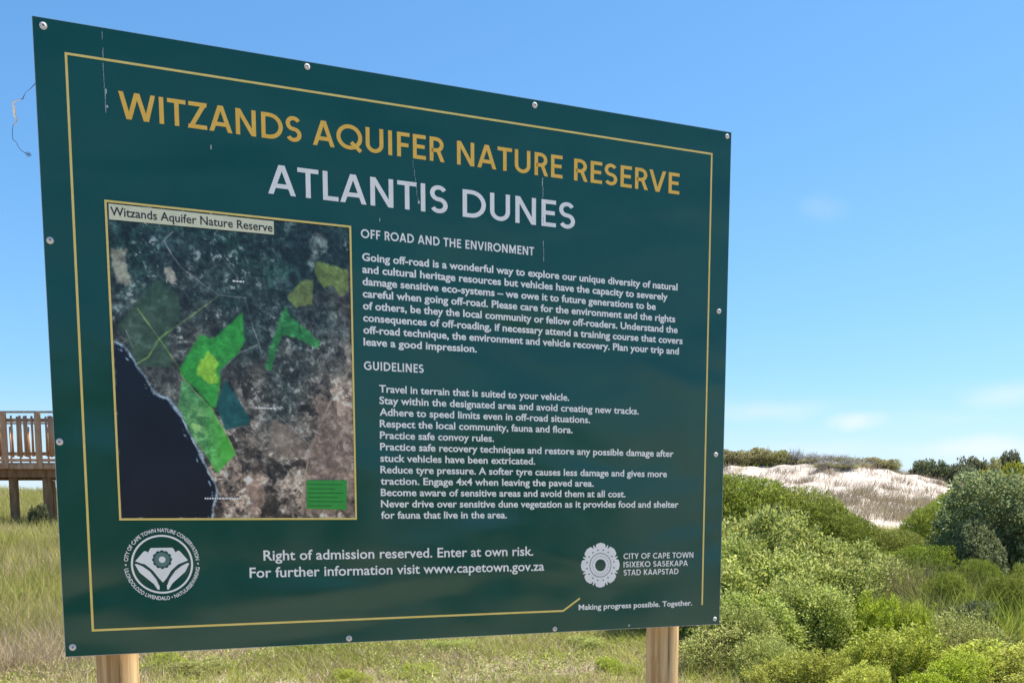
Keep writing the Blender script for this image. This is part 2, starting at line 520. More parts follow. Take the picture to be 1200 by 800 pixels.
def tuft_mesh(name, seed, material, n, h, spread, lean=0.35, width=0.006, bend=0.35, base=0.12, tmean=0.45, seg=3, tips=None):
    rng = np.random.default_rng(seed)
    an = rng.random(n) * 2 * np.pi
    r = base * rng.random(n) ** 0.5
    P = np.stack([np.cos(an) * r * spread / 0.3, np.sin(an) * r * spread / 0.3, np.full(n, -0.03)], 1)
    out_ = unit(np.stack([np.cos(an), np.sin(an), np.zeros(n)], 1) + rng.normal(size=(n, 3)) * np.array([.5, .5, 0]))
    D = unit(out_ * (lean * rng.random(n) * 1.6)[:, None] + np.array([0, 0, 1.0]))
    Ln = h * rng.uniform(0.55, 1.12, n)
    bd = out_ * (bend * rng.random(n))[:, None] - np.array([0, 0, 1.0]) * (0.25 * bend * rng.random(n))[:, None]
    tint = tmean + 0.22 * rng.normal(size=n)
    return blade_mesh(name, P, D, Ln, np.full(n, width) * rng.uniform(.6, 1.3, n), bd, tint, material, rng, seg)


def twiggy_mesh(name, seed, material, w, d, h, k=60, sub=7, width=0.02):
    """a shrub of bare upright sticks that fork"""
    rng = np.random.default_rng(seed)
    P = []; D = []; L = []; Wd = []
    for _ in range(k):
        an = rng.random() * 6.283; lean = rng.random() ** 0.7
        dv = np.array([math.cos(an) * w / 2 * lean, math.sin(an) * d / 2 * lean, h * (1.0 - 0.45 * lean ** 2) * rng.uniform(.7, 1.05)])
        ln = np.linalg.norm(dv); dv = dv / ln
        p0 = np.array([rng.normal() * 0.08 * w, rng.normal() * 0.08 * d, -0.05])
        P.append(p0); D.append(dv); L.append(ln * 0.85); Wd.append(width)
        for _s in range(sub):
            t = rng.uniform(0.3, 0.85)
            q = p0 + dv * ln * 0.85 * t
            d2 = dv + rng.normal(size=3) * 0.5; d2[2] = abs(d2[2]); d2 /= np.linalg.norm(d2)
            P.append(q); D.append(d2); L.append(ln * rng.uniform(.2, .5)); Wd.append(width * 0.6)
    P = np.array(P); D = np.array(D); L = np.array(L); Wd = np.array(Wd)
    n = len(P)
    bd = rng.normal(size=(n, 3)) * 0.12
    tint = 0.5 + 0.25 * rng.normal(size=n)
    return blade_mesh(name, P, D, L, Wd, bd, tint, material, rng, 2, 0.6)


# ------------------------------------------------------------------ the sign
BX = math.atan2(0.370835, 0.928699)
SX, SY = -1.41784, 3.09353
SZ = 3.04820                                    # height of the top edge
sign = empty('information_sign', (SX, SY, 0), BX)
tag(sign, 'big dark green information board with white and gold lettering on two timber posts', 'sign')
BW, BH = 2.44, 1.911
EP = 0.0006


def bz(y): return SZ - y                         # board coordinate, metres down from the top edge


# panel: a thin sheet that bellies very slightly between its fixings
NXp, NYp = 60, 48
mb = MB()
vv = []
for j in range(NYp + 1):
    for i in range(NXp + 1):
        vv.append((BW * i / NXp, 0.0, SZ - BH * j / NYp))
ff = [(j * (NXp + 1) + i, (j + 1) * (NXp + 1) + i, (j + 1) * (NXp + 1) + i + 1, j * (NXp + 1) + i + 1) for j in range(NYp) for i in range(NXp)]
me = bpy.data.meshes.new('panel')
me.from_pydata(vv, [], ff)
me.materials.append(M['sheet'])
me.polygons.foreach_set('use_smooth', [True] * len(me.polygons))
panel = ob('panel', me, sign)
mb = MB()
mb.box((BW / 2, 0.0032, SZ - BH / 2), (BW + 0.003, 0.005, BH + 0.003))
mb.build('backing_sheet', M['edge'], sign)

# battens behind the sheet
for nm, c, d in (('batten', (BW / 2, 0.0265, SZ - 0.05), (BW - 0.04, 0.038, 0.05)), ('batten', (BW / 2, 0.0265, SZ - BH + 0.05), (BW - 0.04, 0.038, 0.05)), ('batten', (BW / 2, 0.0265, SZ - BH / 2), (BW - 0.04, 0.038, 0.05))):
    mb = MB(); mb.box(c, d); mb.build(nm, M['greywood'], sign)


def post(x, seed):
    rng = random.Random(seed)
    n, k = 28, 40
    r0 = 0.0655
    z0, z1 = -0.4, SZ - 0.12
    V = []; Fs = []
    for j in range(k + 1):
        z = z0 + (z1 - z0) * j / k
        for i in range(n):
            a = 2 * math.pi * i / n
            r = r0 * (1.02 - 0.02 * j / k) + 0.0016 * math.sin(3 * a + z * 1.3 + seed) + 0.0008 * mn.noise(Vector((math.cos(a) * 3, math.sin(a) * 3, z * 0.8 + seed)))
            # drying checks: narrow grooves running down the pole
            for ca, cw in ((-1.75 + 0.06 * math.sin(z * 3), 0.10), (2.3, 0.09)):
                dd = (a - ca + math.pi) % (2 * math.pi) - math.pi
                r -= 0.004 * math.exp(-(dd / cw) ** 2)
            V.append((x + r * math.cos(a), 0.112 + r * math.sin(a), z))
    for j in range(k):
        for i in range(n):
            Fs.append((j * n + i, j * n + (i + 1) % n, (j + 1) * n + (i + 1) % n, (j + 1) * n + i))
    Fs.append(tuple(range(k * n, k * n + n)))
    me = bpy.data.meshes.new('post'); me.from_pydata(V, [], Fs); me.materials.append(M['post'])
    me.polygons.foreach_set('use_smooth', [True] * len(me.polygons))
    return ob('post', me, sign)


post(0.150, 1)
post(2.242, 5)

# bolts
mb = MB()
segs = 16
def disc_ring(r, y): return [(r * math.cos(2 * math.pi * i / segs), y, r * math.sin(2 * math.pi * i / segs)) for i in range(segs)]
prof = [(0.0100, 0.0), (0.0100, -0.0016), (0.0072, -0.0020), (0.0067, -0.0046), (0.0052, -0.0060), (0.0028, -0.0063)]
rings = [disc_ring(r, y) for r, y in prof]
V = [p_ for rg in rings for p_ in rg]; Fs = []
for j in range(len(rings) - 1):
    for i in range(segs):
        Fs.append((j * segs + i, j * segs + (i + 1) % segs, (j + 1) * segs + (i + 1) % segs, (j + 1) * segs + i))
Fs.append(tuple(range((len(rings) - 1) * segs, len(rings) * segs)))
bolt_me = bpy.data.meshes.new('bolt'); bolt_me.from_pydata(V, [], Fs)
bolt_me.materials.append(M['bolt_head']); bolt_me.materials.append(M['bolt_dark'])
bolt_me.polygons[-1].material_index = 1
bm = bmesh.new(); bm.from_mesh(bolt_me); bmesh.ops.recalc_face_normals(bm, faces=bm.faces); bm.to_mesh(bolt_me); bm.free()
for (x, y) in ((0.0286, 0.0224), (0.8075, 0.0151), (1.6131, 0.0182), (2.4212, 0.0167), (0.0169, 0.6372), (0.0114 + .003, 1.2386), (0.0212, 1.8819),
               (2.4024, 0.6728), (2.4033, 1.2284), (0.9096, 1.8965), (1.702, 1.8985), (2.417, 1.889)):
    o = ob('bolt', bolt_me, sign, (x, -0.0003, bz(y)))
    o.rotation_euler = (math.sin(x * 37 + y * 11) * .08, x * 9 + y * 5, math.cos(x * 23 + y * 7) * .08)
    o.scale = (1 + .08 * math.sin(x * 51), 1 + .15 * math.sin(y * 33), 1 + .08 * math.sin(x * 51))
rv = ob('rivet', bolt_me, sign, (2.0218, -0.0003, bz(1.899))); rv.scale = (0.4, 0.6, 0.4)


# ---- flat print helpers (all in board coordinates: x right, y down)
def flat(name, polys, materials, lift, parent, tri=True):
    mb = MB()
    for poly, mi in polys:
        mb.face([(x, -lift, bz(y)) for x, y in poly], mi)
    me = mb.mesh(name, *materials, fix=False)
    bm = bmesh.new(); bm.from_mesh(me)
    if tri: bmesh.ops.triangulate(bm, faces=bm.faces)
    bm.normal_update()
    for f_ in bm.faces:
        if f_.normal.y > 0: f_.normal_flip()
    bm.to_mesh(me); bm.free()
    return ob(name, me, parent)


def strip(pts, w, closed=False):
    """quads along a polyline"""
    out_ = []
    n = len(pts)
    offs = []
    for i in range(n):
        a = Vector(pts[(i - 1) % n] if (closed or i) else pts[0]); c = Vector(pts[(i + 1) % n] if (closed or i < n - 1) else pts[-1]); p_ = Vector(pts[i])
        d1 = (p_ - a).normalized() if (p_ - a).length > 1e-9 else (c - p_).normalized()
        d2 = (c - p_).normalized() if (c - p_).length > 1e-9 else d1
        t = (d1 + d2)
        t = t.normalized() if t.length > 1e-6 else d1
        nn = Vector((-t.y, t.x)); cs = max(0.35, nn.dot(Vector((-d1.y, d1.x))))
        ww = w[i] if hasattr(w, '__len__') else w
        offs.append((p_ + nn * ww / 2 / cs, p_ - nn * ww / 2 / cs))
    for i in range(n if closed else n - 1):
        j = (i + 1) % n
        out_.append([offs[i][0], offs[j][0], offs[j][1], offs[i][1]])
    return out_


def circle(cx, cy, rx, ry=None, n=48, a0=0.0, a1=2 * math.pi):
    ry = ry or rx
    return [(cx + rx * math.cos(a0 + (a1 - a0) * i / n), cy + ry * math.sin(a0 + (a1 - a0) * i / n)) for i in range(n + (0 if abs(a1 - a0) > 6.28 else 1))]


dg = None
def text_geo(s, off=0.014, res=3):
    c = bpy.data.curves.new('t', 'FONT'); c.body = s; c.offset = off; c.resolution_u = res; c.size = 1.0
    c.space_character = 1.0
    o = bpy.data.objects.new('t', c); COL.objects.link(o)
    bpy.context.view_layer.update()
    me = bpy.data.meshes.new_from_object(o)
    V = np.zeros(len(me.vertices) * 3); me.vertices.foreach_get('co', V); V = V.reshape(-1, 3)
    Fs = [tuple(p_.vertices) for p_ in me.polygons]
    bpy.data.objects.remove(o); bpy.data.curves.remove(c); bpy.data.meshes.remove(me)
    return V, Fs


CAP = None
def cap_of(off):
    V, _ = text_geo('H', off); return V[:, 1].min(), V[:, 1].max()


def lettering(name, lines, material, parent, lift=EP, off=0.014):
    """lines: (text, x0, x1, baseline y, cap height)"""
    lo, hi = cap_of(off)
    first = None
    for (s, x0, x1, yb, cap) in lines:
        V, Fs = text_geo(s, off)
        a, c = V[:, 0].min(), V[:, 0].max()
        X = x0 + (V[:, 0] - a) / (c - a) * (x1 - x0)
        Z = SZ - yb + (V[:, 1] - lo) / (hi - lo) * cap
        me = bpy.data.meshes.new(name)
        me.from_pydata(np.stack([X, np.full(len(X), -lift), Z], 1).tolist(), [], Fs)
        me.materials.append(material)
        bm = bmesh.new(); bm.from_mesh(me); bm.normal_update()
        for f_ in bm.faces:
            if f_.normal.y > 0: f_.normal_flip()
        bm.to_mesh(me); bm.free()
        first = ob(name, me, parent)
    return first


# capitals of the sign: an even, geometric sans drawn as strokes of constant width
def _arc(cx, cy, rx, ry, a0, a1, n=14): return [(cx + rx * math.cos(R(a0 + (a1 - a0) * k / n)), cy + ry * math.sin(R(a0 + (a1 - a0) * k / n))) for k in range(n + 1)]


def glyph(ch, t):
    """(outer width, left bearing, right bearing, [(polyline, clip to cap height)])"""
    h = t / 2
    q = lambda *p_: (list(p_), False)
    d = lambda *p_: (list(p_), True)
    st, rd, dg_ = .10, .055, .022
    if ch == ' ': return .20, .09, .09, []
    if ch == 'I': return t, st, st, [q((h, 0), (h, 1))]
    if ch == 'L': w = .48; return w, st, dg_, [q((h, 1), (h, h), (w, h))]
    if ch == 'E': w = .53; return w, st, .055, [q((w, 1 - h), (h, 1 - h), (h, h), (w, h)), q((h, .515), (w - .045, .515))]
    if ch == 'F': w = .51; return w, st, .03, [q((w, 1 - h), (h, 1 - h), (h, 0)), q((h, .49), (w - .05, .49))]
    if ch == 'T': w = .64; return w, .03, .03, [q((0, 1 - h), (w, 1 - h)), q((w / 2, 0), (w / 2, 1 - h))]
    if ch == 'H': w = .72; return w, st, st, [q((h, 0), (h, 1)), q((w - h, 0), (w - h, 1)), q((h, .51), (w - h, .51))]
    if ch == 'N': w = .74; return w, st, st, [q((h, 0), (h, 1)), q((w - h, 0), (w - h, 1)), d((h * 1.1, 1), (w - h * 1.1, 0))]
    if ch == 'M': w = .88; return w, st, st, [q((h, 0), (h, 1)), q((w - h, 0), (w - h, 1)), d((h * 1.1, 1), (w / 2, .22)), d((w - h * 1.1, 1), (w / 2, .22))]
    if ch == 'A': w = .84; return w, dg_, dg_, [d((h * 1.12, 0), (w / 2, 1.04)), d((w - h * 1.12, 0), (w / 2, 1.04)), q((.22, .29), (w - .22, .29))]
    if ch == 'V': w = .82; return w, dg_, dg_, [d((h * 1.12, 1), (w / 2, -.04)), d((w - h * 1.12, 1), (w / 2, -.04))]
    if ch == 'W':
        w = 1.25; a_ = (h * 1.05, .33, w / 2, w - .33, w - h * 1.05)
        return w, dg_, dg_, [d((a_[0], 1), (a_[1], -.03)), d((a_[1], -.03), (a_[2], 1.03)), d((a_[2], 1.03), (a_[3], -.03)), d((a_[3], -.03), (a_[4], 1))]
    if ch == 'X': w = .76; return w, dg_, dg_, [d((h * 1.2, 0), (w - h * 1.2, 1)), d((h * 1.2, 1), (w - h * 1.2, 0))]
    if ch == 'Y': w = .76; return w, dg_, dg_, [d((h * 1.2, 1), (w / 2, .40)), d((w - h * 1.2, 1), (w / 2, .40)), q((w / 2, 0), (w / 2, .46))]
    if ch == 'Z': w = .66; return w, .05, .05, [q((.02, 1 - h), (w, 1 - h)), q((0, h), (w, h)), d((w - h * 1.3, 1 - h), (h * 1.3, h))]
    if ch == 'K': w = .70; return w, st, dg_, [q((h, 0), (h, 1)), d((h, .40), (w - h * 1.6, 1)), d((.24, .56), (w - h * 1.2, 0))]
    if ch == 'D': w = .80; r = .5 - h; return w, st, rd, [q((h, 0), (h, 1)), ([(h, h)] + _arc(w - .5, .5, r, r, -90, 90) + [(h, 1 - h)], False)]
    if ch == 'U': w = .70; r = w / 2 - h; return w, st * .9, st * .9, [([(h, 1)] + _arc(w / 2, r + h, r, r, 180, 360) + [(w - h, 1)], False)]
    if ch in 'OQ':
        w = .98; r = .5 - h; g_ = [(_arc(.49, .5, r + .0, r, 0, 360, 28), False)]
        if ch == 'Q': g_.append(q((.56, .30), (.93, -.03)))
        return w, rd, rd, g_
    if ch == 'C': w = .82; r = .5 - h; return w, rd, .03, [(_arc(.5, .5, r, r, 48, 312, 22), False)]
    if ch == 'G': w = .90; r = .5 - h; return w, rd, .08, [(_arc(.5, .5, r, r, 46, 325, 22), False), q((w - h, .13), (w - h, .50), (.52, .50))]
    if ch == 'S':
        w = .60; rx = w / 2 - h; ry = (1 - t) / 4
        return w, .05, .05, [(_arc(w / 2, 1 - h - ry, rx * .96, ry, 28, 262, 14) + _arc(w / 2, h + ry, rx, ry, 82, -152, 14), False)]
    if ch == 'R': w = .62; ry = (1 - h - .46) / 2; return w, st, .03, [([(h, 0), (h, 1 - h)] + _arc(w - .04 - h - ry, .46 + ry, ry, ry, 90, -90, 10) + [(h, .46)], False), d((.40, .33), (w - h * 1.1, 0))]
    if ch == 'P': w = .60; ry = (1 - h - .43) / 2; return w, st, .04, [([(h, 0), (h, 1 - h)] + _arc(w - h - ry, .43 + ry, ry, ry, 90, -90, 10) + [(h, .43)], False)]
    raise KeyError(ch)


def clip01(poly):
    for lim, sg in ((0.0, 1), (1.0, -1)):
        o_ = []
        for i in range(len(poly)):
            a, c = poly[i - 1], poly[i]
            ia, ic = (a[1] - lim) * sg >= 0, (c[1] - lim) * sg >= 0
            if ia != ic:
                k = (lim - a[1]) / (c[1] - a[1]); o_.append((a[0] + (c[0] - a[0]) * k, lim))
            if ic: o_.append(tuple(c))
        poly = o_
        if len(poly) < 3: return []
    return poly


def capitals(name, words, material, parent, t=.165, lift=EP):
    """words: (text, x0, x1, baseline y, cap height), every letter drawn and spaced"""
    for (s, x0, x1, yb, cap) in words:
        x = 0; polys = []; prev = None; k = 0
        for ch in s:
            w, lb, rb, st = glyph(ch, t)
            if prev is not None: x += lb
            for pl, cl in st:
                if cl:
                    a, c = Vector(pl[0]), Vector(pl[1]); e = (c - a).normalized() * t
                    pl = [a - e, c + e]
                k += 1
                for qd in strip(pl, t):
                    qd = [(p_[0], p_[1]) for p_ in qd]
                    if cl: qd = clip01(qd)
                    if qd: polys.append(([(p_[0] + x, p_[1]) for p_ in qd], k % 5))
            x += w + rb; prev = ch; last = rb
        tot_ = x - last
        mb = MB()
        for pl, k in polys:
            mb.face([(x0 + p_[0] / tot_ * (x1 - x0), -lift - k * .00005, SZ - yb + p_[1] * cap) for p_ in pl])
        me = mb.mesh(name, material, fix=False)
        bm = bmesh.new(); bm.from_mesh(me); bm.normal_update()
        for f_ in bm.faces:
            if f_.normal.y > 0: f_.normal_flip()
        bm.to_mesh(me); bm.free()
        o = ob(name, me, parent)
    return o


capitals('title_lettering', [('WITZANDS', .2282, .7842, .2548, .0795), ('AQUIFER', .8204, 1.2755, .2551, .0795), ('NATURE', 1.3206, 1.7237, .2553, .0785), ('RESERVE', 1.7699, 2.2131, .2556, .0765)], M['gold'], sign, .155)
capitals('subtitle_lettering', [('ATLANTIS', .6714, 1.2853, .4258, .0925), ('DUNES', 1.3403, 1.7751, .4278, .0925)], M['white'], sign, .15)
capitals('heading_lettering', [('OFF ROAD AND THE ENVIRONMENT', .9765, 1.612, .535, .0295)], M['white'], sign, .175)
capitals('heading_lettering', [('GUIDELINES', .979, 1.1924, .971, .0295)], M['white'], sign, .175)
PARA = [('Going off-road is a wonderful way to explore our unique diversity of natural', 2.2135), ('and cultural heritage resources but vehicles have the capacity to severely', 2.1704),
        ('damage sensitive eco-systems – we owe it to future generations to be', 2.1189), ('careful when going off-road. Please care for the environment and the rights', 2.2057),
        ('of others, be they the local community or fellow off-roaders. Understand the', 2.2174), ('consequences of off-roading, if necessary attend a training course that covers', 2.2406),
        ('off-road technique, the environment and vehicle recovery. Plan your trip and', 2.2247), ('leave a good impression.', 1.3913)]
lettering('paragraph_lettering', [(t, .979, x1, .6095 + .04 * i, .0262) for i, (t, x1) in enumerate(PARA)], M['white'], sign, off=0.027)
LST = [('Travel in terrain that is suited to your vehicle.', 1.7567), ('Stay within the designated area and avoid creating new tracks.', 2.0522), ('Adhere to speed limits even in off-road situations.', 1.8438),
       ('Respect the local community, fauna and flora.', 1.7719), ('Practice safe convoy rules.', 1.4562), ('Practice safe recovery techniques and restore any possible damage after', 2.2095),
       ('stuck vehicles have been extricated.', 1.619), ('Reduce tyre pressure. A softer tyre causes less damage and gives more', 2.1809), ('traction. Engage 4x4 when leaving the paved area.', 1.8618),
       ('Become aware of sensitive areas and avoid them at all cost.', 1.999), ('Never drive over sensitive dune vegetation as it provides food and shelter', 2.236), ('for fauna that live in the area.', 1.5066)]
lettering('guideline_lettering', [(t, 1.0315, x1, 1.0445 + .0395 * i, .0258) for i, (t, x1) in enumerate(LST)], M['white'], sign, off=0.022)
lettering('notice_lettering', [('Right of admission reserved. Enter at own risk.', .6234, 1.6123, 1.618, .0345), ('For further information visit www.capetown.gov.za', .5761, 1.6569, 1.6752, .0345)], M['white'], sign, off=0.014)
lettering('slogan_lettering', [('Making progress possible. Together.', 1.802, 2.3083, 1.8302, .0215)], M['white'], sign, off=0.022)

# gold border line, open at the lower right where it kicks up to the slogan
bl = 0.0070
flat('border_line', [(q, 0) for q in strip([(1.807, 1.7848), (1.737, 1.8305), (.083, 1.8305), (.0865, .0905), (2.354, .0900), (2.3555, 1.8299)], bl)], [M['pale_gold']], EP, sign)

# ---- left emblem: protea over a table mountain in a ring
em = empty('conservation_emblem'); em.parent = sign
cx, cy, rr = .3005, 1.6238, .0955
ringp = [(q, 0) for q in strip(circle(cx, cy, rr - .003, n=64), .0062, True)]
flat('emblem_ring', ringp, [M['white']], EP, em)
def E_(pts): return [(cx + x * rr, cy - y * rr) for x, y in pts]
petal = []
# mountain with fans of petals, as one outline
petal.append((E_([(-.86, .12), (-.62, .40), (-.55, .46), (-.47, .44), (-.44, .40), (-.38, .52), (-.34, .56), (.34, .56), (.38, .52), (.44, .40), (.52, .46), (.58, .44), (.84, .12), (.50, -.02), (.28, -.22), (.12, -.48), (.0, -.62), (-.12, -.48), (-.30, -.22), (-.52, -.02)]), 0))
for sgn in (-1, 1):
    a = E_([(sgn * .88, .02), (sgn * .70, .03), (sgn * .42, -.16), (sgn * .20, -.45), (sgn * .12, -.72), (sgn * .12, -.86), (sgn * .18, -.86), (sgn * .30, -.66), (sgn * .52, -.46), (sgn * .74, -.26)])
    petal.append((a, 0))
flat('emblem_flower', petal, [M['white']], EP * 2, em)
M['plainsheet'] = ink('emblem_green', (0.008, 0.06, 0.05))
M['mutedsheet'] = ink('emblem_grey_green', (0.10, 0.20, 0.18))
for sgn in (-1, 1):
    lf = [(q, 0) for q in strip(E_([(sgn * .82, .04), (sgn * .60, -.02), (sgn * .38, -.20), (sgn * .18, -.50), (sgn * .13, -.70)]), [.001, .009, .008, .006, .002])]
    flat('emblem_vein', lf, [M['plainsheet']], EP * 3, em)
dots = []
dx, dy = 0, .16
for k in range(12):
    a = k * math.pi / 6
    dots.append((E_([(dx + .25 * math.cos(a) + .075 * math.cos(t), dy + .25 * math.sin(a) + .075 * math.sin(t)) for t in np.linspace(0, 2 * math.pi, 9)[:-1]]), 0))
flat('emblem_rosette', dots, [M['plainsheet']], EP * 3, em)['kind'] = 'stuff'
flat('emblem_disc', [(E_([(dx + .25 * math.cos(t), dy + .25 * math.sin(t)) for t in np.linspace(0, 2 * math.pi, 25)[:-1]]), 0)], [M['mutedsheet']], EP * 4, em)
flat('emblem_centre', [(E_([(dx + .11 * math.cos(t), dy + .11 * math.sin(t)) for t in np.linspace(0, 2 * math.pi, 17)[:-1]]), 0)], [M['white']], EP * 5, em)


def ring_text(name, s, cx, cy, r, cap, a0, a1, inside, parent):
    """letters round a circle from angle a0 to a1 (degrees, clockwise from the top)"""
    lo, hi = cap_of(0.02)
    AV = []; AF = []; nv = 0
    V, Fs = text_geo(s, 0.02)
    a, c = V[:, 0].min(), V[:, 0].max()
    ang = R(a0) + (V[:, 0] - a) / (c - a) * R(a1 - a0)
    hgt = (V[:, 1] - lo) / (hi - lo) * cap
    rad = (r + hgt) if not inside else (r + cap - hgt)
    X = cx + rad * np.sin(ang); Z = bz(cy) + rad * np.cos(ang)
    me = bpy.data.meshes.new(name)
    me.from_pydata(np.stack([X, np.full(len(X), -EP), Z], 1).tolist(), [], Fs)
    me.materials.append(M['white'])
    bm = bmesh.new(); bm.from_mesh(me); bm.normal_update()
    for f_ in bm.faces:
        if f_.normal.y > 0: f_.normal_flip()
    bm.to_mesh(me); bm.free()
    return ob(name, me, parent)


ring_text('emblem_lettering', 'CITY OF CAPE TOWN NATURE CONSERVATION', cx, cy, .1045, .0125, -84, 84, False, em)
ring_text('emblem_lettering', 'ULONDOLOZO LWENDALO • NATUURBEWARING', cx, cy, .1045, .0125, 264, 96, True, em)
flat('emblem_dot', [(circle(cx - .111, cy, .0028, n=8), 0), (circle(cx + .111, cy, .0028, n=8), 0)], [M['white']], EP, em)['kind'] = 'stuff'

# ---- right emblem: city rosette
ce = empty('city_emblem'); ce.parent = sign
cx, cy = 1.8938, 1.6597
prof = []
for k in range(8):
    a = k * 45
    for (da, r_) in ((-22.5, .0835), (-20.8, .0815), (-19.6, .0725), (-17.2, .0715), (-15.8, .0790), (-12, .0838), (0, .0865), (12, .0838), (15.8, .0790), (17.2, .0715), (19.6, .0725), (20.8, .0815)):
        t = R(a + da); prof.append((cx + r_ * math.sin(t) * .97, cy - r_ * math.cos(t)))
innr = circle(cx, cy, .0230, n=len(prof), a0=-math.pi / 2 - R(22.5), a1=-math.pi / 2 - R(22.5) + 2 * math.pi)
quads = []
for i in range(len(prof)):
    j = (i + 1) % len(prof)
    quads.append(([prof[i], prof[j], innr[j], innr[i]], 0))
flat('rosette', quads, [M['white']], EP, ce)
rd = []
for k in range(16):
    a = k * math.pi / 8 + .19
    rd.append((circle(cx + .059 * math.cos(a), cy + .059 * math.sin(a), .0030, n=8), 0))
rd += [(q, 0) for q in strip(circle(cx, cy, .0455, n=40), .0022, True)]
for k in range(24):
    a = k * math.pi / 12
    rd.append((circle(cx + .034 * math.cos(a), cy + .034 * math.sin(a), .0017, n=6), 0))
flat('rosette_pattern', rd, [M['plainsheet']], EP * 2, ce)['kind'] = 'stuff'
capitals('city_lettering', [('CITY OF CAPE TOWN', 1.9936, 2.3092, 1.638, .0222), ('ISIXEKO SASEKAPA', 1.9942, 2.2843, 1.6703, .0222), ('STAD KAAPSTAD', 1.9947, 2.2417, 1.7019, .0222)], M['white'], ce, .165)

# ---- the printed map
PL = {"sea": [[0.184, 0.9271], [0.2166, 0.9425], [0.2482, 0.9897], [0.277, 1.0322], [0.2922, 1.0812], [0.3397, 1.097], [0.3728, 1.1424], [0.4056, 1.2065], [0.4384, 1.2862], [0.4651, 1.3447], [0.4781, 1.389], [0.4576, 1.4736], [0.183, 1.4736]],
      "olive": [[0.3191, 0.7259], [0.3791, 0.7629], [0.387, 0.8328], [0.3468, 0.8991], [0.3536, 0.9967], [0.2547, 0.9967], [0.2482, 0.9897], [0.1994, 0.874], [0.2629, 0.7861]],
      "green": [[0.4445, 0.8856], [0.4864, 0.8972], [0.5785, 0.8081], [0.5833, 0.8946], [0.564, 0.9376], [0.501, 0.9992], [0.5037, 1.0281], [0.4867, 1.1163], [0.4723, 1.1169], [0.4382, 1.0747], [0.3805, 1.0199], [0.3779, 0.9953]],
      "yellow": [[0.4568, 0.9386], [0.474, 0.952], [0.4882, 0.9547], [0.493, 1.0287], [0.4745, 1.0477], [0.4465, 1.0382], [0.4226, 1.0141], [0.4413, 0.9808]],
      "pale": [[0.3836, 1.0305], [0.4723, 1.1169], [0.5059, 1.1889], [0.5435, 1.2654], [0.48, 1.3297], [0.4529, 1.2785], [0.4056, 1.2065], [0.3668, 1.1138]],
      "teal": [[0.5145, 1.0276], [0.5456, 1.0699], [0.5944, 1.149], [0.5865, 1.1678], [0.5132, 1.1886], [0.4867, 1.1163]],
      "y1": [[0.8272, 0.6238], [0.9305, 0.6441], [0.9294, 0.7037], [0.9056, 0.7317], [0.8753, 0.7007], [0.8445, 0.7107], [0.8151, 0.6616]],
      "y2": [[0.7691, 0.6949], [0.8146, 0.6837], [0.8053, 0.7655], [0.7522, 0.7806], [0.723, 0.7499]],
      "g2": [[0.7187, 0.7721], [0.7291, 0.808], [0.8334, 0.8824], [0.8175, 0.9096], [0.7574, 0.8798], [0.7052, 0.8685], [0.681, 0.9436], [0.6688, 0.9886], [0.6467, 0.9824], [0.6592, 0.9302], [0.6911, 0.8401]],
      "tan1": [[0.7987, 1.0738], [0.9304, 1.0988], [0.9322, 1.4596], [0.7518, 1.4597], [0.7797, 1.2411], [0.8276, 1.1636]],
      "tan2": [[0.6686, 1.1389], [0.7357, 1.1666], [0.7726, 1.2185], [0.7637, 1.2719], [0.6729, 1.2663], [0.652, 1.2068]],
      "tan3": [[0.5968, 1.3279], [0.6327, 1.3726], [0.6311, 1.4332], [0.5937, 1.4409], [0.5807, 1.3731]],
      "cream1": [[0.1863, 0.6349], [0.2355, 0.637], [0.2383, 0.7328], [0.2408, 0.7533], [0.2048, 0.7425], [0.1873, 0.6893]],
      "cream2": [[0.3405, 0.6962], [0.3648, 0.6836], [0.3875, 0.7201], [0.3662, 0.7394], [0.3464, 0.7201]],
      "city1": [[0.8021, 0.5605], [0.8332, 0.5209], [0.8552, 0.5552], [0.8309, 0.6308], [0.7927, 0.6489]],
      "legend": [[0.7736, 1.3482], [0.9119, 1.3464], [0.9085, 1.4479], [0.7714, 1.4443]]}
RD = {"rd1": [[0.3438, 0.6058], [0.3889, 0.6815], [0.5049, 0.7599], [0.5907, 0.7603]], "rd1b": [[0.3368, 0.6134], [0.3721, 0.5752]], "rd2": [[0.5048, 0.7635], [0.397, 0.8462], [0.3191, 0.908], [0.2829, 0.9666], [0.2482, 0.9897]],
      "rd3": [[0.2549, 0.818], [0.3191, 0.908], [0.3744, 0.9955], [0.3905, 1.0337], [0.4583, 1.1101], [0.5062, 1.1815], [0.5435, 1.2654]], "rd4": [[0.5023, 0.6183], [0.5673, 0.6976]],
      "rd5": [[0.5871, 0.7606], [0.5968, 0.8031], [0.637, 0.9315]], "rd6": [[0.935, 0.9633], [0.8602, 1.0864], [0.7955, 1.2255], [0.7702, 1.3252], [0.7518, 1.4597]], "rd7": [[0.501, 0.9992], [0.564, 0.9376], [0.6229, 0.9104]],
      "rd8": [[0.5205, 1.1847], [0.6234, 1.1666], [0.6763, 1.1312], [0.7353, 1.1817], [0.7878, 1.2257]], "rd9": [[0.2188, 0.8866], [0.2401, 0.941]]}


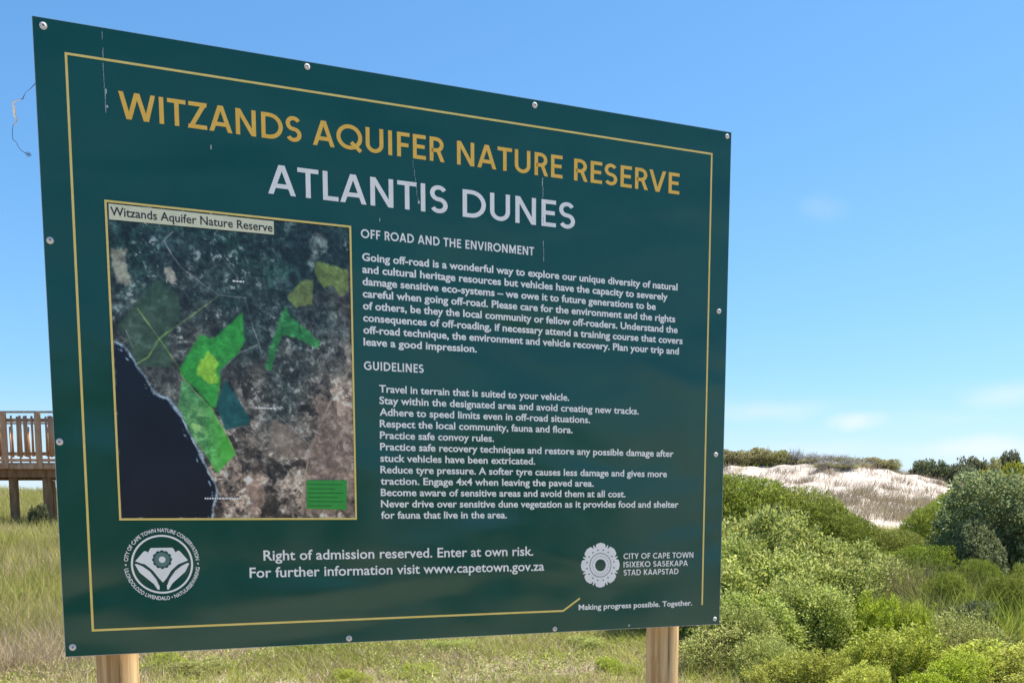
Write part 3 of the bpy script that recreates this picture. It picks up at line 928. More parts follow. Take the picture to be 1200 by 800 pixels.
mp_ = empty('map_print'); mp_.parent = sign
def vnoise(X, Y, sc, seed, oct_=5, gain=.55):
    """smooth value noise on the map, 0..1"""
    rng = np.random.default_rng(seed); out_ = 0; amp = 1; tot_ = 0
    for o_ in range(oct_):
        g_ = rng.random((64, 64)); x = X * sc % 63; y = Y * sc % 63
        xi = x.astype(int); yi = y.astype(int); fx = x - xi; fy = y - yi
        fx = fx * fx * (3 - 2 * fx); fy = fy * fy * (3 - 2 * fy)
        v = (g_[yi, xi] * (1 - fx) + g_[yi, xi + 1] * fx) * (1 - fy) + (g_[yi + 1, xi] * (1 - fx) + g_[yi + 1, xi + 1] * fx) * fy
        out_ = out_ + v * amp; tot_ += amp; amp *= gain; sc *= 2.03
    return out_ / tot_


def inside(poly, X, Y):
    c = np.zeros(X.shape, bool); n = len(poly)
    for i in range(n):
        x0, y0 = poly[i]; x1, y1 = poly[i - 1]
        if y0 == y1: continue
        m_ = ((y0 > Y) != (y1 > Y)) & (X < (x1 - x0) * (Y - y0) / (y1 - y0) + x0)
        c ^= m_
    return c.astype(float)


def soft(m_, k=1):
    for _ in range(k):
        p_ = np.pad(m_, 1, mode='edge')
        m_ = (p_[:-2, 1:-1] + p_[2:, 1:-1] + p_[1:-1, :-2] + p_[1:-1, 2:] + 2 * m_) / 6
    return m_


def linedist(pts, X, Y):
    d = np.full(X.shape, 9.0)
    for i in range(len(pts) - 1):
        ax, ay = pts[i]; bx, by = pts[i + 1]
        L2 = (bx - ax) ** 2 + (by - ay) ** 2
        t = np.clip(((X - ax) * (bx - ax) + (Y - ay) * (by - ay)) / L2, 0, 1)
        d = np.minimum(d, np.hypot(X - ax - t * (bx - ax), Y - ay - t * (by - ay)))
    return d


def paint_map():
    nxm, nym = 300, 384
    x0, x1, y0, y1 = .181, .9375, .507, 1.4765
    X, Y = np.meshgrid(np.linspace(x0, x1, nxm), np.linspace(y0, y1, nym))
    wx = X + (vnoise(X, Y, 40, 1) - .5) * .022; wy = Y + (vnoise(X, Y, 40, 2) - .5) * .022
    def col(r, g, b_): return np.array([r, g, b_], float) / 255
    def mixc(A_, B_, m_): return A_ * (1 - m_[..., None]) + B_ * m_[..., None]
    one = np.ones(X.shape + (3,))
    rng = np.random.default_rng(7)
    # patchwork of fields and bush: nearest of many seeds
    sx = rng.uniform(x0, x1, 420); sy = rng.uniform(y0, y1, 420); sv = rng.random(420)
    best = np.full(X.shape, 9.0); val = np.zeros(X.shape)
    for k in range(420):
        d = np.abs(wx - sx[k]) + np.abs(wy - sy[k]) * 1.1
        m_ = d < best; best[m_] = d[m_]; val[m_] = sv[k]
    n1 = vnoise(wx, wy, 16, 3, 6, .62); n2 = vnoise(wx, wy, 55, 4, 5, .7); n3 = vnoise(X, Y, 7, 5, 3); n4 = vnoise(X, Y, 120, 6, 2, .8)
    se = np.clip((X - .45) * 1.1 + (Y - .95) * 1.5 + (n3 - .5) * 1.1, 0, 1)
    mid = np.clip((Y - .60) * 2.2 + (n3 - .5) * 1.2, 0, 1)
    C = mixc(one * col(36, 54, 52), one * col(76, 79, 73), mid)
    C = mixc(C, one * col(122, 107, 92), se)
    C = mixc(C, one * col(38, 66, 56), np.clip((vnoise(X, Y, 9, 8, 3) - .52) * 5, 0, 1) * (1 - mid) * .8)
    C = C * (1 + (val[..., None] - .5) * .85 * (.35 + se[..., None])) * (1 + (n1[..., None] - .5) * .9) * (1 + (n2[..., None] - .5) * 1.8) * (1 + (n4[..., None] - .5) * .7)
    # light field patches in the north and brown ones in the south-east
    speck = np.clip((n2 - .60) * 9, 0, 1) * np.clip((vnoise(X, Y, 10, 9, 3) - .45) * 5, 0, 1)
    C = mixc(C, one * col(175, 178, 170), speck * .9)
    dark = np.clip((.40 - n2) * 8, 0, 1) * np.clip((vnoise(X, Y, 12, 10, 3) - .42) * 5, 0, 1)
    C = mixc(C, one * col(28, 32, 42), dark * .7)
    def area(key, c, a, warp=.5, k=1, tex=.25):
        nonlocal C
        m_ = soft(inside(PL[key], X + (wx - X) * warp, Y + (wy - Y) * warp), k) * a
        cc = one * col(*c) * (1 + (n2[..., None] - .5) * tex * 2)
        C = mixc(C, cc, m_)
    area('cream1', (168, 162, 138), .75, 2.0, 2, .5); area('cream2', (165, 160, 140), .8, 1.2, 1, .4); area('city1', (140, 150, 140), .55, 3.0, 2, 1.2)
    area('tan1', (146, 122, 104), .62, 1.6, 2, .3); area('tan2', (132, 116, 98), .7, 1.6, 1, .3); area('tan3', (150, 125, 105), .7, 1.0, 1, .25)
    area('olive', (58, 84, 62), .78, .25, 2, .22)
    area('teal', (18, 84, 82), .85, .15, 1, .2)
    area('y1', (122, 142, 62), .72, .3, 2, .4); area('y2', (126, 142, 66), .7, .3, 2, .4)
    area('g2', (46, 142, 62), .74, .7, 2, .5)
    area('green', (48, 165, 54), .80, .2, 2, .3)
    area('pale', (82, 168, 88), .72, .2, 2, .4)
    m_ = np.exp(-(((X - .425) / .035) ** 2 + ((Y - 1.175) / .05) ** 2)) * np.clip((n2 - .45) * 6, 0, 1)
    C = mixc(C, one * col(165, 205, 120), np.clip(m_ * .9, 0, 1) * soft(inside(PL['pale'], X, Y)))
    m_ = inside(PL['pale'], X, Y) * np.clip((X - .44) * 9, 0, .6); C = mixc(C, one * col(70, 185, 45), m_)
    area('yellow', (160, 205, 60), .82, 1.6, 2, .35)
    # roads
    for k, p_ in RD.items():
        wd = {'rd1': .0017, 'rd2': .0020, 'rd3': .0016, 'rd6': .0020}.get(k, .0013)
        d = linedist(p_, X + (vnoise(X, Y, 20, 21) - .5) * .008, Y + (vnoise(X, Y, 20, 22) - .5) * .008)
        a = np.clip(1.6 - d / wd, 0, 1) * (.35 + .65 * np.clip((n1 - .35) * 3, 0, 1))
        cc = col(150, 185, 90) if k in ('rd2', 'rd3') else (col(150, 150, 145) if k != 'rd6' else col(165, 152, 125))
        C = mixc(C, one * cc, a * .95)
    for k in range(16):         # minor tracks
        a0 = rng.uniform(x0 + .25, x1); b0 = rng.uniform(y0, y1); an = rng.uniform(0, 6.28); L = rng.uniform(.05, .2)
        d = linedist([(a0, b0), (a0 + math.cos(an) * L, b0 + math.sin(an) * L)], wx, wy)
        C = mixc(C, one * col(150, 140, 130), np.clip(1.4 - d / .0012, 0, 1) * .35)
    # sea and surf
    wxs = X + (vnoise(X, Y, 30, 31) - .5) * .016; wys = Y + (vnoise(X, Y, 30, 32) - .5) * .016
    sea = soft(inside(PL['sea'], wxs, wys))
    seac = mixc(one * col(12, 16, 28), one * col(24, 31, 48), np.clip((vnoise(X, Y, 6, 33, 3) - .35) * 1.6, 0, 1) * .7)
    C = mixc(C, seac, sea)
    coast = PL['sea'][:11] + [(.4625, 1.4736)]
    d = linedist(coast, wxs, wys)
    C = mixc(C, one * col(165, 190, 200), np.clip(1.5 - d / (.0032 + .004 * np.clip((n1 - .5) * 4, 0, 1)), 0, 1) * (.45 + .55 * np.clip((n2 - .4) * 4, 0, 1)))
    d2 = linedist([(a - .014, c + .006) for a, c in coast], wxs, wys)
    C = mixc(C, one * col(150, 170, 190), np.clip(1.2 - d2 / .0045, 0, 1) * np.clip((n2 - .57) * 9, 0, 1))
    C = np.clip(C, 0, 1)
    lin = np.where(C <= .04045, C / 12.92, ((C + .055) / 1.055) ** 2.4) * 1.25
    lin = np.minimum(lin, .8)
    V = np.stack([X, np.full(X.shape, -EP), SZ - Y], -1).reshape(-1, 3)
    ii = np.arange(nxm * nym).reshape(nym, nxm)
    F = np.stack([ii[:-1, :-1], ii[1:, :-1], ii[1:, 1:], ii[:-1, 1:]], -1).reshape(-1, 4)
    m, nb, p = mat('aerial_print', (.1, .1, .1), .3, 0, .45)
    at = nb.n('ShaderNodeAttribute', attribute_name='print_colour').outputs['Color']
    link(m, at, p.inputs['Base Color'])
    me = np_mesh('aerial_picture', V, F, m)
    a = me.attributes.new('print_colour', 'FLOAT_COLOR', 'POINT')
    a.data.foreach_set('color', np.concatenate([lin.reshape(-1, 3), np.ones((nxm * nym, 1))], 1).astype(np.float32).ravel())
    return ob('aerial_picture', me, mp_)


paint_map()
flat('legend_box', [(PL['legend'], 0)], [M['m_legend']], EP * 5, mp_)
ll = []
for k in range(6):
    y = 1.362 + k * .0145
    ll += [(q, 0) for q in strip([(.7795, y), (.7795 + (.115, .09, .12, .10, .118, .08)[k], y)], .0022)]
flat('legend_line', ll, [M['m_legline']], EP * 6, mp_)['kind'] = 'stuff'
for (x0, x1, y, c) in ((.61, .6768, 1.1155, .005), (.44, .5539, 1.4135, .0055), (.5504, .5885, .7148, .0055)):
    # small place names, too blurred in the photograph to be read: short pale bars
    pts = []; x = x0
    rg = random.Random(int(x0 * 1000))
    while x < x1:
        w_ = rg.uniform(.004, .010); pts.append(([(x, y - c), (min(x + w_, x1), y - c), (min(x + w_, x1), y), (x, y)], 0)); x += w_ + .0025
    flat('place_name_mark', pts, [M['white']], EP * 7, mp_)['kind'] = 'stuff'
flat('map_border', [(q, 0) for q in strip([(.1782, .5045), (.9397, .5035), (.9415, 1.4785), (.1795, 1.4780)], .0065, True)], [M['pale_gold']], EP * 6, mp_)
flat('map_title_box', [([(.1865, .5118), (.6865, .5123), (.6865, .5545), (.1865, .5585)], 0)], [M['cream']], EP * 7, mp_)
lettering('map_title_lettering', [('Witzands Aquifer Nature Reserve', .191, .682, .5465, .0262)], M['black'], mp_, EP * 8, 0.012)

# bird droppings and scratches running down the sheet
def drip(x0, y0, y1, seed, dens=0.6, w=.0022, xd=0.0):
    rg = random.Random(seed); ps = []; y = y0
    while y < y1:
        L = rg.uniform(.006, .03)
        if rg.random() < dens:
            x = x0 + (y - y0) / (y1 - y0) * xd + rg.uniform(-.0012, .0012); ww = w * rg.uniform(.4, 1.4)
            ps.append(([(x - ww / 2, y), (x + ww / 2, y + .001), (x + ww / 2.4, y + L * .8), (x - ww / 4, y + L)], 0))
        y += L
    return ps
flat('dropping_streak', drip(.190, .002, .24, 1, .75, .0018) + [(circle(.1935, .182, .0028, .0085, n=10), 0), (circle(.1955, .226, .0028, .0045, n=10), 0)], [M['dropping']], EP * 1.6, sign)['kind'] = 'stuff'
flat('dropping_streak', drip(1.1625, .262, .395, 2, .95, .0018, .017) + [(circle(1.181, .397, .004, .0055, n=10), 0)], [M['dropping']], EP * 1.7, sign)['kind'] = 'stuff'
flat('dropping_streak', drip(1.645, .262, .556, 3, .8, .0030, .006), [M['dropping']], EP * 1.8, sign)['kind'] = 'stuff'
flat('dropping_streak', [(circle(.497, .305, .0020, .008, n=10), 0), (circle(1.0425, .470, .0016, .006, n=10), 0)], [M['dropping']], EP * 1.6, sign)['kind'] = 'stuff'

# frayed thread caught on the left edge of the board
th = MB()
P_ = [(0.004, .176), (-.030, .204), (-.038, .230), (-.043, .237), (-.066, .247), (-.064, .270), (-.0585, .286), (-.069, .303), (-.069, .357), (-.0585, .370), (-.036, .3825), (-.030, .390)]
path = []
for i in range(len(P_) - 1):
    for j in range(5):
        t = j / 5
        k = i + t
        path.append(Vector((P_[i][0] + (P_[i + 1][0] - P_[i][0]) * t + .0025 * math.sin(k * 3.1), 0.02 + .012 * math.sin(k * 1.3), bz(P_[i][1] + (P_[i + 1][1] - P_[i][1]) * t) + .003 * math.cos(k * 2.3))))
root = empty('frayed_thread', (SX, SY, 0), BX)
tag(root, 'frayed white and grey thread dangling from the left edge of the green board', 'thread')
ra = [0.0016] * 16; 
t1 = MB(); t1.tube(path[:16], [.0009 + .0004 * math.sin(i) for i in range(16)], 5); t1.build('fibre', M['thread_dark'], root, smooth=True)
t2 = MB(); t2.tube(path[15:37], [.0014 + .0032 * math.sin(math.pi * i / 21) * (0.8 + .4 * math.sin(i * 2.1)) for i in range(22)], 6); t2.build('fluff', M['thread_white'], root, smooth=True)
t3 = MB(); t3.tube(path[36:], [.0010] * len(path[36:]), 5)
for k in range(7):
    a = k * .9; q = path[-3]
    t3.tube([q, q + Vector((.007 * math.cos(a), .004 * math.sin(a * 2), .006 * math.sin(a))), q + Vector((.009 * math.cos(a + .7), 0, .008 * math.sin(a + .7)))], [.0012, .001, .0006], 4)
t3.build('fibre', M['thread_dark'], root, smooth=True)

# ------------------------------------------------------------------ viewing deck on the left
DX0, DX1, DY0, DY1 = -15.2, -8.7, 20.8, 23.6
DZ = 2.58
deck = empty('viewing_deck', (DX0, DY0, 0))
tag(deck, 'raised brown timber viewing deck with slatted railing, left of the sign board', 'deck')
def dbox(name, x0, x1, y0, y1, z0, z1, m_):
    mb = MB(); mb.box(((x0 + x1) / 2 - DX0, (y0 + y1) / 2 - DY0, (z0 + z1) / 2), (x1 - x0, y1 - y0, z1 - z0))
    return mb.build(name, m_, deck)
PX = [-14.6, -12.6, -10.55, -9.84, -8.9]
for x in PX:
    dbox('leg', x - .07, x + .07, DY0 + .165, DY0 + .30, gz(x, DY0) - .4, DZ - .30, M['deckwood'])
for x in (-14.9, -12.9, -10.80, -9.3):
    dbox('leg', x - .07, x + .07, DY1 - .375, DY1 - .24, gz(x, DY1) - .4, DZ - .30, M['deckwood'])
dbox('beam', DX0, DX1, DY0 + .08, DY0 + .16, DZ - .300, DZ - .135, M['deckwood'])
dbox('beam', DX0, DX1, DY1 - .46, DY1 - .38, DZ - .298, DZ - .135, M['deckwood'])
dbox('fascia', DX0 - .02, DX1 + .02, DY0 - .022, DY0 + .010, DZ - .132, DZ - .034, M['slatwood'])
for k in range(9):
    x = DX0 + .35 + k * .72
    dbox('joist', x - .03, x + .03, DY0 + .014, DY1 - .02, DZ - .130, DZ - .034, M['deckwood'])
me_b = None
nb_ = 19
for k in range(nb_):
    y = DY0 + (k + .5) * (DY1 - DY0) / nb_
    mb = MB(); mb.box(((DX1 - DX0) / 2, y - DY0, DZ - .016), (DX1 - DX0, (DY1 - DY0) / nb_ - .008, .030)); mb.build('deck_board', M['greywood'], deck)
# railing round the deck: posts, rails and one board per slat
RZ0, RZ1 = DZ + .12, DZ + .96
def slat_mesh(seed):
    rg = random.Random(seed); mb = MB()
    mb.tube([(0, 0, RZ0 + rg.uniform(-.01, .01)), (rg.uniform(-.006, .006), 0, (RZ0 + RZ1) / 2), (0, 0, RZ1 + rg.uniform(-.012, .012))], [.0235, .023, .020], 8)
    return mb.mesh('slat', M['slatwood'], smooth=True)
sl_me = [slat_mesh(k) for k in range(3)]
k = 0
x = DX0 + .06
rg = random.Random(8)
while x < DX1 - .03:
    if min(abs(x - q) for q in PX) > .09:
        o = ob('slat', sl_me[k % 3], deck, (x - DX0 + rg.uniform(-.006, .006), .035, 0)); o.rotation_euler = (0, rg.uniform(-.014, .014), 0)
    x += .052; k += 1
x = DX0 + .06
for y0 in (DY1 - .035,):
    while x < DX1 - .03:
        o = ob('slat', sl_me[k % 3], deck, (x - DX0, y0 - DY0, 0)); x += .22; k += 1
for x in PX:
    dbox('rail_post', x - .055, x + .055, DY0 - .075, DY0 - .025, DZ - .13, DZ + 1.02, M['slatwood'])
for x in PX:
    dbox('rail_post', x - .05, x + .05, DY1 - .10, DY1 - .05, DZ + .002, DZ + 1.02, M['slatwood'])
dbox('rail', DX0, DX1, DY0 + .048, DY0 + .088, RZ0 + .03, RZ0 + .10, M['slatwood'])
dbox('rail', DX0, DX1, DY0 + .048, DY0 + .088, RZ1 - .12, RZ1 - .05, M['slatwood'])
dbox('hand_rail', DX0 - .03, DX1 + .03, DY0 - .05, DY0 + .09, DZ + 1.022, DZ + 1.055, M['greywood'])
dbox('hand_rail', DX0 - .03, DX1 + .03, DY1 - .14, DY1, DZ + 1.022, DZ + 1.055, M['greywood'])
dbox('rail', DX0, DX1, DY1 - .06, DY1 - .05 + .003, RZ0 + .03, RZ0 + .10, M['slatwood'])

# ------------------------------------------------------------------ shrubs
protos = {}
def proto(kind, var):
    """(list of (part name, mesh), width, depth, height)"""
    if (kind, var) in protos: return protos[(kind, var)]
    s_ = var * 17 + hash_(kind)
    if kind == 'leafy':
        w, d, h = 1.6, 1.5, 1.0
        parts = [('foliage', bush_mesh('foliage', s_, M['leafy'], w, d, h, 2000, 12, .048, .025, 1.0, .50, .06, .8, .16, .3, 20)), ('branches', branch_mesh('branches', s_, w, d, h)), ('dead_twigs', twiggy_mesh('dead_twigs', s_ + 3, M['straw'], w * .95, d * .95, h * 1.06, 30, 5, .007))]
    elif kind == 'needle':
        w, d, h = 2.2, 2.0, 1.5
        parts = [('foliage', bush_mesh('foliage', s_, M['needle'], w, d, h, 4200, 12, .055, .013, .13, .60, .05, 1.6, .07, .3, 20, .35)), ('branches', branch_mesh('branches', s_, w, d, h, 14, .025))]
    elif kind == 'lime':
        w, d, h = 1.2, 1.1, .6
        parts = [('foliage', bush_mesh('foliage', s_, M['lime'], w, d, h, 1400, 24, .032, .012, .9, .45, .028, 1.3, .12, .35, 18, .6)), ('branches', branch_mesh('branches', s_, w, d, h, 12, .010))]
    elif kind == 'blue':
        w, d, h = 2.0, 1.9, 1.5
        parts = [('foliage', bush_mesh('foliage', s_, M['blue'], w, d, h, 2900, 13, .055, .032, .45, .55, .06, .5, .09, .2, 22)), ('branches', branch_mesh('branches', s_, w, d, h, 14, .03))]
    elif kind == 'dry':
        w, d, h = 1.2, 1.1, .6
        parts = [('foliage', bush_mesh('foliage', s_, M['leafy'], w, d, h, 900, 12, .036, .014, .5, .4, .05, .8, .12, .3, 14)), ('twigs', twiggy_mesh('twigs', s_, M['straw'], w, d, h, 40, 6, .007))]
    elif kind == 'rush':
        w, d, h = .8, .8, .9
        parts = [('stems', tuft_mesh('stems', s_, M['rush'], 620, .85, .3, .42, .0085, .28, .16, .45))]
    elif kind == 'brown':
        w, d, h = .8, .8, 1.0
        parts = [('stems', tuft_mesh('stems', s_, M['brownrush'], 520, .95, .3, .30, .0075, .22, .18, .45)), ('leaves', bush_mesh('leaves', s_, M['needle'], .75, .75, .7, 260, 10, .05, .010, .5, .3, .04, 1.8, .10, .2, 8, .3))]
    elif kind == 'stalks':
        w, d, h = .8, .7, .55
        parts = [('stalks', twiggy_mesh('stalks', s_, M['straw'], w * 1.3, d * 1.3, h * .8, 36, 3, .010))]
    elif kind == 'twig':
        w, d, h = 1.8, 1.5, 1.0
        parts = [('twigs', twiggy_mesh('twigs', s_, M['twig'], w, d, h, 130, 6, .022)), ('leaves', bush_mesh('leaves', s_, M['scrub'], w * .9, d * .9, h * .5, 160, 8, .08, .04, .5, .4, .09, .8, .15, .1, 10))]
    elif kind == 'scrub':
        w, d, h = 1.8, 1.6, .9
        parts = [('foliage', bush_mesh('foliage', s_, M['scrub'], w, d, h, 760, 11, .10, .045, .6, .4, .10, .9, .16, .2, 14))]
    elif kind == 'darkscrub':
        w, d, h = 2.0, 1.8, 1.2
        parts = [('foliage', bush_mesh('foliage', s_, M['darkscrub'], w, d, h, 1100, 11, .10, .055, .6, .45, .10, .7, .14, .2, 14)), ('branches', branch_mesh('branches', s_, w, d, h, 8, .03))]
    elif kind == 'yellowscrub':
        w, d, h = 2.0, 1.8, 1.0
        parts = [('foliage', bush_mesh('foliage', s_, M['yellowscrub'], w, d, h, 900, 11, .09, .045, .5, .45, .09, .9, .14, .2, 14))]
    elif kind == 'grassclump':
        w, d, h = .6, .6, .4
        parts = [('blades', tuft_mesh('blades', s_, M['grass'], 420, .36, .3, .55, .008, .45, .16, .25))]
    protos[(kind, var)] = (parts, w, d, h)
    return protos[(kind, var)]


def hash_(s): return sum(ord(c_) * (i + 3) for i, c_ in enumerate(s)) % 997


NAMES = {'leafy': ('leafy_shrub', 'shrub'), 'needle': ('dense_shrub', 'shrub'), 'lime': ('lime_shrub', 'shrub'), 'blue': ('round_bush', 'bush'), 'dry': ('dry_shrub', 'shrub'), 'rush': ('rush_clump', 'rushes'),
         'brown': ('reed_clump', 'reeds'), 'stalks': ('dead_stalks', 'dead plant'), 'twig': ('bare_shrub', 'shrub'), 'scrub': ('dune_scrub', 'shrub'), 'darkscrub': ('dark_bush', 'bush'),
         'yellowscrub': ('yellow_bush', 'bush'), 'grassclump': ('grass_tuft', 'grass tuft')}
seen = {}


def plant(kind, x, y, w, top, label, group=None, rz=None, dpt=None, sink=0.03):
    """top: height above the datum of the plant's highest leaves"""
    i = seen.get(kind, 0); seen[kind] = i + 1
    var = i % (3 if kind in ('leafy', 'lime') else 2)
    parts, pw, pd, ph = proto(kind, var)
    z = gz(x, y) - sink
    o = empty(NAMES[kind][0], (x, y, z), rz if rz is not None else (i * 2.39996 + .4))
    tag(o, label, NAMES[kind][1], group)
    hgt = max(.12 if y < 40 else .55, top - z)
    o.scale = (w / pw, (dpt or w) / pd, hgt / ph)
    for nm, me in parts: ob(nm, me, o)
    return o


def Zt(v, y):                                             # planning aid: height seen at image row v, y metres away
    k = (730.0 - v) / 1153.0
    return 1.6 + y * (k * .99343 - .11448) / (.99343 + .11448 * k)


def U(u, y, z=1.0): return (u - 600.0) / 1153.0 * (.99343 * y - .11448 * (z - 1.6))   # and the metres right of the view axis


def pp(kind, u, v, y, w, label, group=None, **k): return plant(kind, round(U(u, y, Zt(v, y)), 2), y, w, round(Zt(v, y), 2), label, group, **k)
#PLANTS
# front row, lime green, right of the sign
pp('lime', 948, 762, 8.5, .95, 'leftmost lime green shrub in front, right of the sign post')
pp('lime', 1048, 735, 9.0, 1.30, 'largest lime green shrub at the front, below the reeds')
pp('lime', 1112, 750, 8.8, 1.2, 'broad lime green shrub at the front, right of the largest one')
pp('lime', 1182, 758, 8.6, 1.3, 'low lime green shrub at the front in the lower right corner')
pp('lime', 1000, 778, 8.1, .8, 'small lime green shrub at the very front, before the largest one')
pp('lime', 1105, 770, 8.2, .8, 'small lime green shrub between the largest one and the corner')
pp('lime', 1262, 756, 8.8, 1.2, 'lime green shrub beyond the right edge of the view')
pp('lime', 1012, 700, 10.4, .9, 'yellow green shrub standing behind the largest lime shrub')
pp('lime', 1076, 712, 10.0, .7, 'small yellow green shrub at the foot of the brown reeds')
# leafy mass right of the sign
pp('leafy', 868, 598, 13.2, 2.0, 'tall leafy olive shrub directly beside the right edge of the sign')
pp('leafy', 930, 602, 13.8, 1.9, 'leafy olive shrub below the smooth bright green mound')
pp('leafy', 985, 634, 13.6, 1.6, 'leafy shrub below the white sand gap')
pp('leafy', 880, 655, 11.6, 1.6, 'middle leafy shrub next to the lower right corner of the sign')
pp('leafy', 945, 648, 11.9, 1.5, 'leafy shrub in the middle of the olive thicket')
pp('leafy', 895, 697, 10.2, 1.2, 'lower leafy shrub with dry yellow tips above the lime shrubs')
pp('leafy', 960, 690, 10.6, 1.1, 'leafy shrub directly behind the leftmost lime shrub')
pp('leafy', 812, 640, 12.6, 1.8, 'leafy olive shrub partly hidden behind the right end of the sign')
pp('dry', 852, 728, 9.6, 1.0, 'dry straw coloured shrub beside the right sign post')
pp('dry', 900, 745, 9.0, .8, 'dry low shrub left of the lime shrubs')
pp('dry', 1130, 715, 9.9, .9, 'dry twiggy shrub in front of the dark rushes')
# bright smooth mound
pp('needle', 862, 560, 18.2, 2.9, 'highest of the fine leaved bright green shrubs, beside the sign')
pp('needle', 922, 573, 18.0, 2.6, 'second fine leaved bright green shrub in the mound sloping right')
pp('needle', 962, 587, 17.6, 2.0, 'third bright green shrub down the mound')
pp('needle', 993, 605, 17.2, 1.5, 'lowest bright green shrub at the right end of the mound')
pp('needle', 800, 556, 18.4, 2.6, 'fine leaved bright green shrub hidden behind the sign board')
# right of the sand gap
pp('needle', 1048, 622, 17.0, 1.5, 'fine leaved green shrub at the right edge of the sand gap')
pp('needle', 1090, 594, 18.0, 1.6, 'upright green shrub left of the dark grey green bush')
pp('needle', 1128, 574, 19.5, 1.7, 'green shrub rising behind the left shoulder of the grey green bush')
pp('needle', 1020, 645, 15.6, 1.4, 'low green shrub below the sand gap')
pp('needle', 1085, 640, 14.6, 1.5, 'green shrub behind the brown reeds')
pp('blue', 1196, 554, 15.0, 2.2, 'large round dark grey green bush at the right')
pp('blue', 1290, 560, 15.6, 2.0, 'second round grey green bush beyond the right edge of the view')
pp('blue', 1146, 612, 14.4, 1.0, 'small grey green bush at the foot of the large round one')
pp('needle', 1118, 672, 11.6, .7, 'small upright green shrub at the left end of the dark rushes')
pp('needle', 1150, 657, 12.4, .8, 'tallest upright green shrub among the dark rushes')
pp('needle', 1183, 675, 11.4, .7, 'upright green shrub among the dark rushes behind the dead stalks')
pp('needle', 1212, 662, 12.2, .8, 'upright green shrub among the dark rushes at the right edge of the view')
pp('darkscrub', 1132, 705, 10.9, .7, 'dark little bush in the gap behind the lime shrubs')
pp('leafy', 905, 628, 12.5, 1.5, 'leafy shrub in the upper middle of the olive thicket')
pp('leafy', 972, 660, 12.0, 1.2, 'leafy shrub between the thicket and the brown reeds')
pp('leafy', 918, 675, 11.0, 1.2, 'leafy shrub low in the middle of the olive thicket')
pp('leafy', 855, 632, 12.3, 1.4, 'leafy shrub touching the right edge of the sign half way down')
pp('leafy', 1010, 655, 12.9, 1.2, 'leafy shrub at the left end of the brown reeds')
pp('leafy', 852, 712, 9.7, .8, 'small leafy shrub beside the right sign post')
# reeds and rushes
for (u, v, y, w, lb) in ((1002, 668, 12.3, .9, 'brown reed clump at the left end of the reed bed'), (1040, 640, 12.8, 1.0, 'tall brown reed clump below the sand gap'),
                         (1075, 634, 12.6, 1.0, 'tallest brown reed clump in the middle of the reed bed'), (1104, 650, 12.1, .9, 'brown reed clump at the right end of the reed bed'),
                         (1050, 680, 11.3, .9, 'short brown reed clump in front of the tall ones')):
    pp('brown', u, v, y, w, lb, 'brown reeds in the middle of the scrub')
for (u, v, y, w, lb) in ((1098, 672, 11.0, .8, 'leftmost dark green rush clump, beside the brown reeds'), (1140, 660, 11.8, 1.1, 'dark green rush clump below the small grey green bush'),
                         (1180, 655, 12.0, 1.1, 'dark green rush clump below the large round bush'), (1160, 690, 10.6, 1.0, 'dark green rush clump behind the pale dead stalks'),
                         (1205, 676, 10.9, 1.1, 'dark green rush clump at the right edge of the view'), (1230, 668, 11.8, 1.1, 'dark green rush clump just outside the right edge')):
    pp('rush', u, v, y, w, lb, 'dark green rushes at the right')
pp('stalks', 1165, 712, 9.6, .9, 'pale dead stalks leaning in front of the dark rushes')
pp('stalks', 1200, 722, 9.3, .9, 'pale dead stalks by the right edge of the view')
pp('stalks', 1110, 735, 9.3, .6, 'few pale dead stalks behind the lime shrubs')

# on and along the dune
for (u, v, y, w, lb) in ((858, 527, 54.5, 2.0, 'olive scrub on the dune top right beside the sign'), (885, 526, 55, 2.2, 'olive scrub on the dune top, second from the sign'),
                         (912, 528, 54.5, 2.0, 'olive scrub on the dune top, left of the grey bare shrubs'), 
                          (1020, 545, 53, 2.0, 'olive scrub at the right end of the grey shrubs'), (1036, 553, 52.5, 1.6, 'last olive scrub before the bare sand saddle'),
                         (830, 528, 55, 2.4, 'olive scrub on the dune hidden behind the sign edge')):
    pp('scrub', u, v, y, w, lb, 'olive scrub along the dune top')
for (u, v, y, w, lb) in ((934, 521, 54.0, 1.7, 'tallest bare grey shrub on the dune top'), (956, 527, 53, 2.2, 'bare grey shrub right of the tallest on the dune top'), (980, 530, 52.0, 2.6, 'widest bare grey shrub on the dune top'),
                         (1002, 537, 51.5, 2.1, 'bare grey shrub near the right end of the grey thicket'), (968, 544, 50.5, 1.9, 'bare grey shrub hanging on the sand below the dune top'), (990, 549, 50.2, 1.7, 'lowest bare grey shrub on the dune face'),
                         (1046, 550, 54.5, 1.2, 'thin bare grey shrub by the sand saddle')):
    pp('twig', u, v, y, w, lb, 'bare grey shrubs on the dune top')
